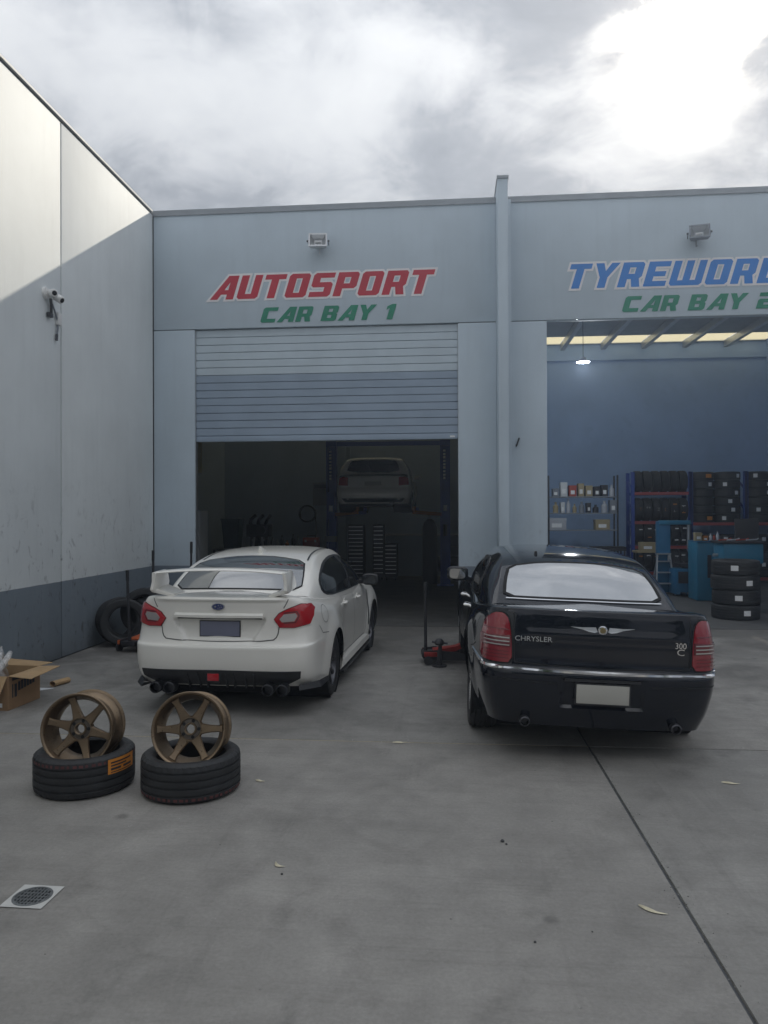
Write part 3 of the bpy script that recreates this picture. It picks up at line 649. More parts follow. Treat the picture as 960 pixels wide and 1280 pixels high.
# wheels ------------------------------------------------------------
def tyre_mb(Ro, w, rb, n=120, grooves=4, lug=.006):
    h = w / 2; prof = [(rb, h * .84), (rb + .012, h * .93), (rb + (Ro - rb) * .35, h * 1.0), (rb + (Ro - rb) * .7, h * .995), (Ro - .016, h * .93), (Ro - .006, h * .86), (Ro - .002, h * .72)]
    gy = np.linspace(-.56, .56, grooves) * h; gy = gy[::-1]
    for y in gy: prof += [(Ro, y + .009), (Ro - .0005, y + .0065), (Ro - .009, y + .004), (Ro - .009, y - .004), (Ro - .0005, y - .0065), (Ro, y - .009)]
    prof += [(r, -y) for r, y in reversed(prof[:7])]
    prof += [(rb + .012, -h * .80), (rb + .05, -h * .86), (Ro - .022, -h * .78), (Ro - .018, 0), (Ro - .022, h * .78), (rb + .05, h * .86), (rb + .012, h * .80)]
    m = len(prof)
    def rm(k, j, r):
        if r > Ro - .02 and (4 <= j <= 6 or 7 + 6 * grooves <= j <= 9 + 6 * grooves) and k % 4 == 0: return r - lug
        return r
    return MB().lathe(prof, n, 'z', closed=True, rmod=rm)
def rim_parts(name, Ro, w, nsp, m, parent, face=.5, hub_m=None, sw=.042, mtx=None, spin=None, concave=.03, taper=.8, bore=.030, twin=False):
    """barrel with spokes as its children; axis z, face towards +z at FACE of the half width"""
    h = w / 2
    prof = [(Ro - .004, h), (Ro, h - .006), (Ro - .004, h - .014), (Ro - .016, h - .018), (Ro - .018, h - .045), (Ro - .045, h - .075), (Ro - .048, -h + .07), (Ro - .02, -h + .045), (Ro - .016, -h + .018), (Ro - .003, -h + .013), (Ro, -h + .006), (Ro - .004, -h),
            (Ro - .022, -h + .004), (Ro - .030, -h + .05), (Ro - .055, -h + .08), (Ro - .053, h - .085), (Ro - .026, h - .05), (Ro - .022, h - .012), (Ro - .012, h - .002)]
    b = MB().lathe(prof, 72, 'z', closed=True).obj(name, m, parent, smooth=True, sharp=40)
    if mtx is not None: b.matrix_local = mtx
    zf = h * face; r0, r1 = .070, Ro - .030
    mb = MB(); nseg = 7; secs = []
    for i in range(nseg):
        f = i / (nseg - 1); r = r0 + (r1 - r0) * f; wd = sw * (1.15 - .35 * f) * (1 + .35 * (1 - f) ** 3) + (.018 * max(0, (f - .82) / .18)); z = zf + concave * (f ** 2) - .004; th = .032 - .010 * f
        secs.append([(r, -wd / 2, z - th), (r, -wd / 2, z - .006), (r, -wd / 2 + .006, z), (r, wd / 2 - .006, z), (r, wd / 2, z - .006), (r, wd / 2, z - th)])
    V = [p for s_ in secs for p in s_]; F = [(i * 6 + j, (i + 1) * 6 + j, (i + 1) * 6 + (j + 1) % 6, i * 6 + (j + 1) % 6) for i in range(nseg - 1) for j in range(6)]
    F += [tuple(range(6)), tuple(range((nseg - 1) * 6, nseg * 6))]
    mb.add(V, F); sp = mb.obj('spoke', m, b, smooth=True, sharp=35)
    sp.rotation_euler = (0, 0, math.pi / 2 / (1 if nsp % 2 else 1) + (math.pi / nsp if nsp == 6 else 0))
    if spin is not None: sp.rotation_euler = (0, 0, spin)
    a0 = sp.rotation_euler[2]
    for k in range(1, nsp):
        c = sp.copy(); C.objects.link(c); c.parent = b; c.rotation_euler = (0, 0, a0 + 2 * math.pi * k / nsp)
    hp = [(bore, zf - .05), (bore, zf - .004), (bore + .004, zf), (.039, zf), (.043, zf - .012), (.068, zf - .014), (.073, zf - .002), (.078, zf - .002), (.086, zf - .014), (.082, zf - .045), (.05, zf - .05)]
    MB().lathe(hp, 40, 'z', closed=True).obj('hub', m, b, smooth=True, sharp=30)
    MB().lathe([(.0425, zf - .0115), (.0685, zf - .0135)], 36).obj('hub_recess', 'bronze_d', b, recalc=False)
    lh = MB().lathe([(.0115, zf - .011), (.0085, zf - .0108), (.0, zf - .0108)], 12, 'z', (.0555, 0, 0)).obj('lug_hole', hub_m or 'black', b)
    for k in range(1, 5): c = lh.copy(); C.objects.link(c); c.parent = b; c.rotation_euler = (0, 0, 2 * math.pi * k / 5)
    return b
def car_wheel(root, x, y, z, Ro, w, rr, nsp, rim_m, side, steer=0., sw=.034):
    t = tyre_mb(Ro, w, rr - .02, 96).obj('wheel', 'rubber', root, smooth=True, sharp=30)
    # axis z -> outward +x or -x
    t.matrix_local = Matrix.Translation((x, y, z)) @ Matrix.Rotation(steer, 4, 'Z') @ Matrix.Rotation(math.pi / 2 * side, 4, 'Y')
    b = rim_parts('rim', rr, w * .92, nsp, rim_m, t, face=.72, sw=sw, concave=.012)
    MB().lathe([(.06, -.02), (rr - .06, -.02), (rr - .06, .005), (.06, .005)], 32, closed=True).obj('brake_disc', 'steel_d', t)
    return t

def make_car(name, label, loc_, head, low, green, paint, wheels, ww, roll=0., group=None, zoff=0.):
    """LOW and GREEN are nets; WHEELS: (rear axle u, front axle u, half track, tyre radius, tyre width, rim radius, spokes, rim material)"""
    ua, ub, tr, Rt, wt, rr, nsp, rm = wheels
    root = thing(name, label, 'car', loc_, -head, group)
    pv = .8
    if roll:
        root.rotation_mode = 'YXZ'   # roll about the car's own length first, then heading
        M_ = Matrix.Translation(loc_) @ Matrix.Rotation(-head, 4, 'Z') @ Matrix.Translation((pv, 0, 0)) @ Matrix.Rotation(roll, 4, 'Y') @ Matrix.Translation((-pv, 0, 0))
        root.rotation_mode = 'XYZ'; root.matrix_world = M_
    # body: denser columns at the tail
    ns = low.Cn - 1
    S = np.concatenate([np.linspace(0, 4, 84)[:-1], np.linspace(4, ns - 2, 110)[:-1], np.linspace(ns - 2, ns, 24)])
    T = np.linspace(0, low.R - 1, 76)
    TT, SS = np.meshgrid(T, S, indexing='ij'); P = low.ev(TT, SS)
    Lf = P[:, -2:0:-1].copy(); Lf[..., 1] *= -1
    P = np.concatenate([P, Lf], 1)                      # closed loop round the car
    nr, nc = P.shape[:2]
    # cap: shrink the top outline to the spine
    top = P[-1]; um, uM = top[:, 0].min(), top[:, 0].max()
    sp = np.stack([np.clip(top[:, 0], um + .45, uM - .5), np.zeros(nc), top[:, 2]], 1); caps = []
    for k in (.06, .16, .3, .5, .75, 1.):
        q = top + (sp - top) * k; q[:, 2] = top[:, 2] + ww['crown'] * (1 - (1 - k) ** 2); caps.append(q)
    G_ = np.concatenate([P, np.array(caps)], 0)
    V = G_.reshape(-1, 3).copy(); nR = G_.shape[0]
    ra = ww['arch']
    inside = np.zeros(len(V), bool)
    for uw in (ua, ub):
        d = np.hypot(V[:, 0] - uw, V[:, 2] - Rt - .01); inside |= (d < ra) & (np.abs(V[:, 1]) > .45)
    F = []
    for i in range(nR - 1):
        for j in range(nc):
            a, b, c, d = i * nc + j, i * nc + (j + 1) % nc, (i + 1) * nc + (j + 1) % nc, (i + 1) * nc + j
            if inside[a] and inside[b] and inside[c] and inside[d]: continue
            F.append((a, b, c, d))
    for uw in (ua, ub):
        du, dz = V[:, 0] - uw, V[:, 2] - Rt - .01; d = np.hypot(du, dz) + 1e-9; k = (d < ra) & (np.abs(V[:, 1]) > .45)
        V[k, 0] = uw + du[k] / d[k] * ra; V[k, 2] = Rt + .01 + dz[k] / d[k] * ra
    used = np.zeros(len(V), bool); used[np.array(F).ravel()] = True
    mp = np.cumsum(used) - 1
    mb = MB(); mb.add(loc(V[used]), [tuple(mp[list(f)]) for f in F])
    body = mb.obj('body', paint, root, smooth=True, sharp=42)
    # wheel wells and floor
    for s in (-1, 1):
        for uw in (ua, ub):
            MB().lathe([(ra + .004, s * .42), (ra + .004, s * (ww['well'] - .02))], 40, 'x', (0, uw, Rt + .01)).disc((s * .44, uw, Rt + .01), ra + .004, 32, 'x').obj('wheel_well', 'black', root, recalc=False)
            # arch lip
            th = np.linspace(R(-25), R(205), 40); q = np.stack([uw + ra * np.cos(th), Rt + .01 + ra * np.sin(th)], 1)
    MB().box(-.72, .72, um + .25, uM - .3, .20, .30).box(-.40, .40, um + .25, uM - .3, .16, .2).obj('underbody', 'black', root)
    # greenhouse
    ng = green.Cn - 1
    S = np.linspace(0, ng, 72); T = np.linspace(0, green.R - 1, 48); TT, SS = np.meshgrid(T, S, indexing='ij'); P = green.ev(TT, SS)
    Lf = P[-2::-1].copy(); Lf[..., 1] *= -1; P = np.concatenate([P, Lf], 0)
    mb = MB(); mb.grid(loc(P)); mb.obj('roof', paint, root, smooth=True, sharp=60)
    dz = math.sin(roll)
    for s in (-1, 1):
        for uw in (ua, ub):
            x = s * tr; lift = dz * (pv - x) if roll else 0.
            car_wheel(root, x, uw, Rt - lift, Rt, wt, rr, nsp, rm, s)
    return root, body
def side_name(s): return 'right' if s > 0 else 'left'
def low_net(rows, mid=.02, bow=1., haunch=0., front=(.42, .13), uax=(1.01, 3.66), tail=(.93, .995)):
    N = []
    for (zr, zs, zf, ur, uf, w) in rows:
        z4 = zr + (zs - zr) * .45; ua, ub = uax
        N.append([(ur, 0, zr), (ur + .012 * bow, .42 * w, zr), (ur + .045 * bow, .72 * w, zr), (ur + .14 * bow, tail[0] * w, zr + (zs - zr) * .1), (ur + .42 * bow, tail[1] * w, z4),
                  (ua + .05, w + haunch, zs), (ua + .75, w - mid * .7, zs), (ua + (ub - ua) * .5, w - mid, zs), (ub - .62, w - mid * .8, zs), (ub, w, zs + (zf - zs) * .3), (uf - front[0], .965 * w, zf), (uf - front[1], .68 * w, zf), (uf, 0, zf)])
    return N
# ---------------------------------------------------------------- white sedan with the tall wing
def gapline(body, m, *a, **k): return ribbon_mb(MB(), *a, **k).obj('panel_gap', m, body, recalc=False)
def white_sedan():
    GAPM = 'gap_w'
    rows = [(.27, .17, .20, .13, 4.48, .85), (.36, .30, .32, .045, 4.56, .882), (.48, .45, .45, .008, 4.595, .897), (.60, .61, .60, .0, 4.59, .900), (.648, .68, .645, .004, 4.575, .900), (.672, .735, .68, .036, 4.56, .898),
            (.78, .84, .74, .060, 4.5, .888), (.92, .91, .80, .055, 4.42, .868), (1.03, .955, .86, .045, 4.3, .838), (1.078, .976, .878, .046, 4.17, .812), (1.093, .984, .883, .058, 4.13, .795), (1.098, .990, .886, .12, 4.05, .76)]
    def post(P):
        u, v, z = P[:, 0], np.abs(P[:, 1]), P[:, 2]; r = (1 - sstep(.5, .9, u))
        # recess for the number plate, narrower at the foot
        wv = .43 - .10 * (1 - sstep(.70, .90, z)); m = (1 - sstep(wv - .012, wv + .012, v)) * sstep(.685, .705, z) * (1 - sstep(.895, .91, z)) * r
        u = u + .035 * m
        # crease across the bumper corner and ducktail at the lid edge
        m2 = (1 - sstep(.0, .03, np.abs(z - 1.075))) * (1 - sstep(.50, .70, v)) * r; u = u - .02 * m2
        v2 = v.copy()
        for uw in (1.01, 3.66):
            d = np.hypot(P[:, 0] - uw, z - .337); v2 += .024 * (1 - sstep(.36, .56, d)) * (v > .5)
        Q = P.copy(); Q[:, 0] = u; Q[:, 1] = np.sign(P[:, 1]) * v2; return Q
    low = Net(low_net(rows, mid=.025, haunch=.01, tail=(.915, .98)), sym_cols=True, post=post)
    g = [[(.62, .76, .98), (1.00, .80, .97), (1.42, .83, .95), (2.0, .84, .93), (2.6, .84, .91), (3.05, .83, .90), (3.5, .80, .88)],
         [(.58, .745, 1.03), (.98, .765, 1.15), (1.40, .775, 1.19), (1.98, .785, 1.20), (2.55, .78, 1.18), (3.0, .77, 1.10), (3.5, .76, .94)],
         [(.54, .71, 1.055), (.95, .69, 1.255), (1.40, .64, 1.372), (1.95, .625, 1.410), (2.45, .625, 1.385), (2.95, .655, 1.235), (3.5, .69, .965)],
         [(.50, .62, 1.065), (.92, .60, 1.283), (1.40, .55, 1.408), (1.95, .53, 1.448), (2.45, .53, 1.425), (2.95, .57, 1.268), (3.5, .60, .978)],
         [(.46, .33, 1.070), (.89, .32, 1.302), (1.38, .30, 1.430), (1.95, .29, 1.470), (2.45, .29, 1.452), (2.95, .32, 1.295), (3.5, .33, .995)],
         [(.45, 0, 1.072), (.88, 0, 1.306), (1.37, 0, 1.436), (1.95, 0, 1.476), (2.45, 0, 1.458), (2.95, 0, 1.302), (3.5, 0, 1.0)]]
    gr = Net(g, sym_rows=True)
    root, body = make_car('white_sedan', 'white saloon car with a tall rear wing parked nose-in at the half-open roller door', (-2.105, 6.60, 0), .04, low, gr, 'pearl',
                          (1.01, 3.66, .762, .327, .235, .245, 10, 'gunmetal'), dict(crown=.014, arch=.352, well=.9))
    rear = Surf(low, 'rear', (0, 11, 0, 4.1)); side = Surf(low, 'side', (0, 11, 3.6, 10.5))
    grear = Surf(gr, 'rear', (1.7, 5, 0, 2.4)); gside = Surf(gr, 'side', (0, 2.6, .4, 6))
    # lights
    for s in (-1, 1):
        def f(P): return [(s * a, b) for a, b in P]
        t = patch('tail_light', rear, f([(.515, .895), (.56, .95), (.63, .985), (.745, 1.030), (.80, 1.018), (.822, .975), (.828, .91), (.812, .845), (.69, .818), (.565, .822)]), .014, 'lens_red', root, rings=5, dome=.012, chaikin=0)
        patch('reverse_lens', rear, f([(.60, .943), (.70, .952), (.715, .925), (.69, .878), (.585, .872), (.565, .90)]), .028, 'lens_clear', t, rings=3, skirt=-.010, chaikin=0)
        ribbon('lens_divider', rear, f([(.60, .865), (.70, .868), (.728, .925), (.71, .965), (.60, .955)]), .012, .027, 'lens_dark', t)
        ribbon('light_surround', rear, f([(.515, .895), (.56, .95), (.63, .985), (.745, 1.030), (.80, 1.018), (.822, .975), (.828, .91), (.812, .845), (.69, .818), (.565, .822)]), .010, .003, 'gap', t, closed=True, chaikin=0)
        # exhaust tips
        for v in (.465, .598):
            MB().lathe([(.045, 0), (.054, .003), (.057, .012), (.055, .10), (.048, .10), (.044, .06), (.0, .06)], 24, 'y', (s * v, .02, .262)).obj('exhaust_tip', 'steel_d', root, smooth=True)
    gapline(body, GAPM, rear, [(-.56, .835), (-.545, .74), (-.50, .700), (0, .688), (.50, .700), (.545, .74), (.56, .835)], .010, .0025, chaikin=1)
    for s in (-1, 1):
        gapline(body, GAPM, rear, [(s * .60, .995), (s * .625, 1.04), (s * .64, 1.075)], .008, .0025)
        gapline(body, GAPM, side, [(1.62, 1.0), (1.60, .85), (1.50, .70), (1.42, .60)], .008, .0025, side=s, chaikin=1)
        gapline(body, GAPM, side, [(2.30, .97), (2.32, .7), (2.32, .42), (2.28, .32)], .008, .0025, side=s, chaikin=1)
        gapline(body, GAPM, side, [(3.18, .93), (3.22, .7), (3.16, .40), (3.12, .32)], .008, .0025, side=s, chaikin=1)
        gapline(body, GAPM, side, [(1.45, .34), (2.2, .31), (3.1, .31)], .008, .0025, side=s)
        gapline(body, GAPM, side, [(.40, .80), (.48, .72), (.66, .70)], .007, .0025, side=s)
    gapline(body, GAPM, side, [(.62 + .10 * math.cos(t), .885 + .085 * math.sin(t)) for t in np.linspace(0, 2 * math.pi, 20)[:-1]], .006, .0025, side=1, closed=True)
    # garnish, badge, plate
    mb = MB(); pts = np.linspace(-.42, .42, 22); p, n = rear(np.stack([pts, np.full(22, .925)], 1)); V = []
    for q in p: V += [(q[0], q[1] + .03, q[2] + .028), (q[0], q[1] - .012, q[2] + .022), (q[0], q[1] - .030, q[2] + .006), (q[0], q[1] - .028, q[2] - .016), (q[0], q[1] + .03, q[2] - .022)]
    mb.add(V, [(i * 5 + j, i * 5 + j + 1, (i + 1) * 5 + j + 1, (i + 1) * 5 + j) for i in range(21) for j in range(4)] + [tuple(range(5)), tuple(range(105, 110))]); mb.obj('boot_garnish', 'pearl', root, smooth=True, sharp=40)
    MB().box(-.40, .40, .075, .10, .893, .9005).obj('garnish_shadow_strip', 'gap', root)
    def oval(w, h, n=28): return [(w * math.cos(t), h * math.sin(t)) for t in np.linspace(0, 2 * math.pi, n, endpoint=False)]
    by = float(rear([(0, 1.008)])[0][0][1])
    bd = MB().add([(x, by - .010, 1.008 + z) for x, z in oval(.058, .030)] + [(x, by + .01, 1.008 + z) for x, z in oval(.062, .033)], [tuple(range(28))] + [(i, (i + 1) % 28, 28 + (i + 1) % 28, 28 + i) for i in range(28)]).obj('badge', MT['badge_blue'], root)
    MB().lathe([(.93, 0), (1.07, 0)], 28).obj('badge_ring', 'chrome', bd)
    rg = bd.children[0]; rg.matrix_local = Matrix.Translation((0, by - .0115, 1.008)) @ Matrix.Rotation(math.pi / 2, 4, 'X') @ Matrix.Diagonal((.058, .030, 1, 1))
    for x, z, q in ((-.026, .002, .013), (.004, .012, .008), (.028, .010, .007), (.018, -.008, .007), (.036, -.004, .007), (.0, -.012, .007)):
        st = []
        for k in range(8): r = q if k % 2 == 0 else q * .36; a = k * math.pi / 4; st.append((x + r * 1.15 * math.cos(a), by - .0125, 1.008 + z + r * math.sin(a)))
        MB().add(st, [tuple(range(8))]).obj('badge_star', 'chrome', bd)
    pl = MB().box(-.186, .186, .082, .088, .735, .869).obj('number_plate', 'plate_d', root, bevel=.002)
    MB().box(-.195, .195, .0885, .096, .727, .877).obj('plate_backing', 'blackpl', pl)
    # lower black insert with fins, fog lamp
    patch('rear_diffuser', rear, [(-.755, .425), (0, .437), (.755, .425), (.745, .36), (.60, .285), (-.60, .285), (-.745, .36)], .008, 'blackpl', root, rings=6, chaikin=0)
    fy = lambda v, z: float(rear([(v, z)])[0][0][1])
    for v in (-.30, -.19, -.115, .075, .15, .26, .335):
        MB().bar((v, fy(v, .34) - .025, .415), (v * .96, fy(v, .30) + .005, .275), .012, .06, (0, 1, 0)).obj('diffuser_fin', 'blackpl', root)
    MB().box(-.105, .025, fy(0, .37) - .022, fy(0, .37) + .02, .325, .415).obj('fog_lamp_housing', 'blackpl', root, bevel=.006)
    MB().box(-.093, .013, fy(0, .37) - .028, fy(0, .37) - .02, .338, .403).obj('fog_lamp', 'lens_red', root, bevel=.003)
    for s in (-1, 1):
        MB().add([(s * .74, .10, .30), (s * .875, .32, .30), (s * .905, .62, .285), (s * .91, .62, .24), (s * .90, .30, .245), (s * .75, .06, .26), (s * .70, .25, .26)], [(0, 1, 4, 5), (1, 2, 3, 4), (0, 1, 6), (5, 4, 6)]).obj('corner_spat', 'blackpl', root, recalc=False)
        # side skirt
        mb = MB(); V = []
        for u in np.linspace(1.40, 3.28, 12):
            x = .862; V += [(s * (x - .02), u, .30), (s * (x + .035), u, .27), (s * (x + .05), u, .215), (s * (x + .01), u, .175), (s * .8, u, .19)]
        mb.add(V, [(i * 5 + j, (i + 1) * 5 + j, (i + 1) * 5 + j + 1, i * 5 + j + 1) for i in range(11) for j in range(4)] + [tuple(range(5)), tuple(range(55, 60))]); mb.obj('side_skirt', 'pearl', root, smooth=True, sharp=30)
        MB().box(s * .885 - .035, s * .885 + .035, 1.38, 3.28, .155, .178).obj('skirt_splitter', 'blackpl', root)
        ribbon('fender_vent', side, [(3.26, .40), (3.275, .62), (3.25, .86)], .035, .004, 'blackpl', root, side=s)
        # glass
        gl = [(1.33, 1.02), (1.20, 1.085), (1.225, 1.19), (1.40, 1.275), (1.75, 1.345), (2.15, 1.36), (2.5, 1.325), (2.85, 1.205), (3.22, 1.02), (3.22, .975), (2.5, .985), (1.8, 1.0)]
        big = [(1.15, 1.0), (.90, 1.065), (.885, 1.165), (1.05, 1.25), (1.39, 1.335), (1.75, 1.378), (2.15, 1.383), (2.52, 1.348), (2.88, 1.222), (3.27, 1.02), (3.27, .955), (2.5, .967), (1.8, .982)]
        tr_ = patch('window_trim', gside, big, .003, 'blackpl', root, side=s, rings=7, chaikin=1)
        gA = [(1.17, 1.02), (.935, 1.08), (.92, 1.155), (1.07, 1.23), (1.40, 1.313), (1.75, 1.355), (2.13, 1.362), (2.16, .99), (1.8, 1.0)]
        gB = [(2.24, .988), (2.21, 1.357), (2.5, 1.325), (2.85, 1.205), (3.20, 1.03), (3.20, .977), (2.7, .983)]
        patch('side_window', gside, gA, .007, 'glass_tint', root, side=s, rings=6, chaikin=1, skirt=-.002)
        patch('side_window', gside, gB, .007, 'glass_tint', root, side=s, rings=6, chaikin=1, skirt=-.002)
        for u, z in ((1.72, .865), (2.62, .835)):
            p, n = side([(u, z)], s); x, y, zz = p[0]
            h = MB().tube([(x - s * .002, y - .085, zz), (x + s * .028, y - .06, zz + .004), (x + s * .034, y + .02, zz + .004), (x + s * .0, y + .08, zz)], [.012, .015, .015, .012], 8).obj('door_handle', 'pearl', root, smooth=True)
            MB().lathe([(0, 0), (.05, .003), (.055, -.004)], 16, 'x', (x + (.001 if s > 0 else -.001), y - .02, zz)).obj('handle_cup', 'pearl', h, smooth=True)
        # mirror
        m_ = MB(); V = []
        for k, (y, sx, sz) in enumerate(((2.98, .085, .058), (3.0, .105, .075), (3.06, .10, .07), (3.13, .06, .045), (3.16, .02, .02))):
            for a in np.linspace(0, 2 * math.pi, 16, endpoint=False):
                c_, s_ = math.cos(a), math.sin(a); V.append((s * .965 + sx * np.sign(c_) * abs(c_) ** .6, y, 1.015 + sz * np.sign(s_) * abs(s_) ** .6))
        m_.add(V, [(i * 16 + j, i * 16 + (j + 1) % 16, (i + 1) * 16 + (j + 1) % 16, (i + 1) * 16 + j) for i in range(4) for j in range(16)] + [tuple(range(16))])
        mo = m_.obj('door_mirror', 'blackpl', root, smooth=True, sharp=40)
        MB().box(s * .965 - .08, s * .965 + .08, 2.972, 2.979, .965, 1.065).obj('mirror_glass', 'glass_tint', mo)
        MB().tube([(s * .80, 3.10, .975), (s * .89, 3.06, .985)], .028, 8).obj('mirror_arm', 'blackpl', mo)
        # roof ditch strip
    patch('rear_window', grear, [(-.635, 1.115), (-.30, 1.125), (0, 1.128), (.30, 1.125), (.635, 1.115), (.60, 1.26), (.545, 1.352), (.25, 1.395), (0, 1.403), (-.25, 1.395), (-.545, 1.352), (-.60, 1.26)], .006, 'glass_rear', root, rings=9, chaikin=1)
    ribbon('window_seal', grear, [(-.64, 1.110), (-.30, 1.120), (0, 1.123), (.30, 1.120), (.64, 1.110), (.606, 1.26), (.55, 1.358), (.25, 1.401), (0, 1.409), (-.25, 1.401), (-.55, 1.358), (-.606, 1.26)], .018, .004, 'gap', root, closed=True, chaikin=1)
    # roof joint strips
    for s in (-1, 1):
        V = gr.ev(np.full(24, 3.0), np.linspace(1.55, 4.1, 24)); V[:, 1] *= s; V = loc(V)
        mb = MB(); W_ = []
        for q in V: W_ += [(q[0] - .010, q[1], q[2] + .004), (q[0] + .010, q[1], q[2] + .0035)]
        mb.add(W_, [(2 * i, 2 * i + 1, 2 * i + 3, 2 * i + 2) for i in range(23)]); mb.obj('roof_strip', 'blackpl', root, recalc=False)
    # shark fin aerial
    MB().add([(-.028, 1.36, 1.43), (.028, 1.36, 1.43), (.022, 1.55, 1.452), (-.022, 1.55, 1.452), (-.006, 1.345, 1.505), (.006, 1.345, 1.505), (.004, 1.40, 1.50), (-.004, 1.40, 1.50)],
             [(0, 1, 5, 4), (1, 2, 6, 5), (2, 3, 7, 6), (3, 0, 4, 7), (4, 5, 6, 7)]).obj('aerial_fin', 'pearl', root, bevel=.003)
    # wing: blade, end plates and feet
    wg = MB(); xs = np.linspace(-.625, .625, 33); V = []
    af = [(0, .002), (.015, .011), (.07, .018), (.16, .014), (.235, .004), (.235, .001), (.14, -.005), (.06, -.009), (.012, -.006)]
    for x in xs:
        f = abs(x) / .625; zb = 1.338 - .034 * f ** 2.2; yb = .055 - .02 * (1 - f ** 2)
        V += [(x, yb + a, zb + b + (.235 - a) * .10 * 0 + a * .04) for a, b in af]
    n = len(af); wg.add(V, [(i * n + j, i * n + (j + 1) % n, (i + 1) * n + (j + 1) % n, (i + 1) * n + j) for i in range(32) for j in range(n)] + [tuple(range(n)), tuple(range(32 * n, 33 * n))])
    w_ = wg.obj('rear_wing', 'pearl', root, smooth=True, sharp=40)
    for s in (-1, 1):
        o = [(.03, 1.318), (.28, 1.33), (.34, 1.29), (.39, 1.21), (.38, 1.165), (.08, 1.13), (.03, 1.155), (.05, 1.23)]
        k = len(o); xa = lambda z: s * (.632 + .022 * (1.32 - z) / .2)
        MB().add([(xa(z), y, z) for y, z in o] + [(xa(z) - s * .032, y, z) for y, z in o], [tuple(range(k)), tuple(range(k, 2 * k))] + [(i, (i + 1) % k, k + (i + 1) % k, k + i) for i in range(k)]).obj('wing_end_plate', 'pearl', w_, bevel=.008)
        MB().add([(s * .645, .07, 1.172), (s * .645, .07, 1.130), (s * .645, .36, 1.155), (s * .645, .36, 1.195), (s * .45, .12, 1.112), (s * .45, .12, 1.08), (s * .45, .40, 1.085), (s * .45, .38, 1.115)],
                 [(0, 1, 2, 3), (4, 7, 6, 5), (0, 3, 7, 4), (1, 5, 6, 2), (0, 4, 5, 1), (3, 2, 6, 7)]).obj('wing_foot', 'pearl', w_, bevel=.008)
    return root
MT['badge_blue'] = mat('badge_blue', (.015, .03, .14), .15, coat=1.)
white_sedan()

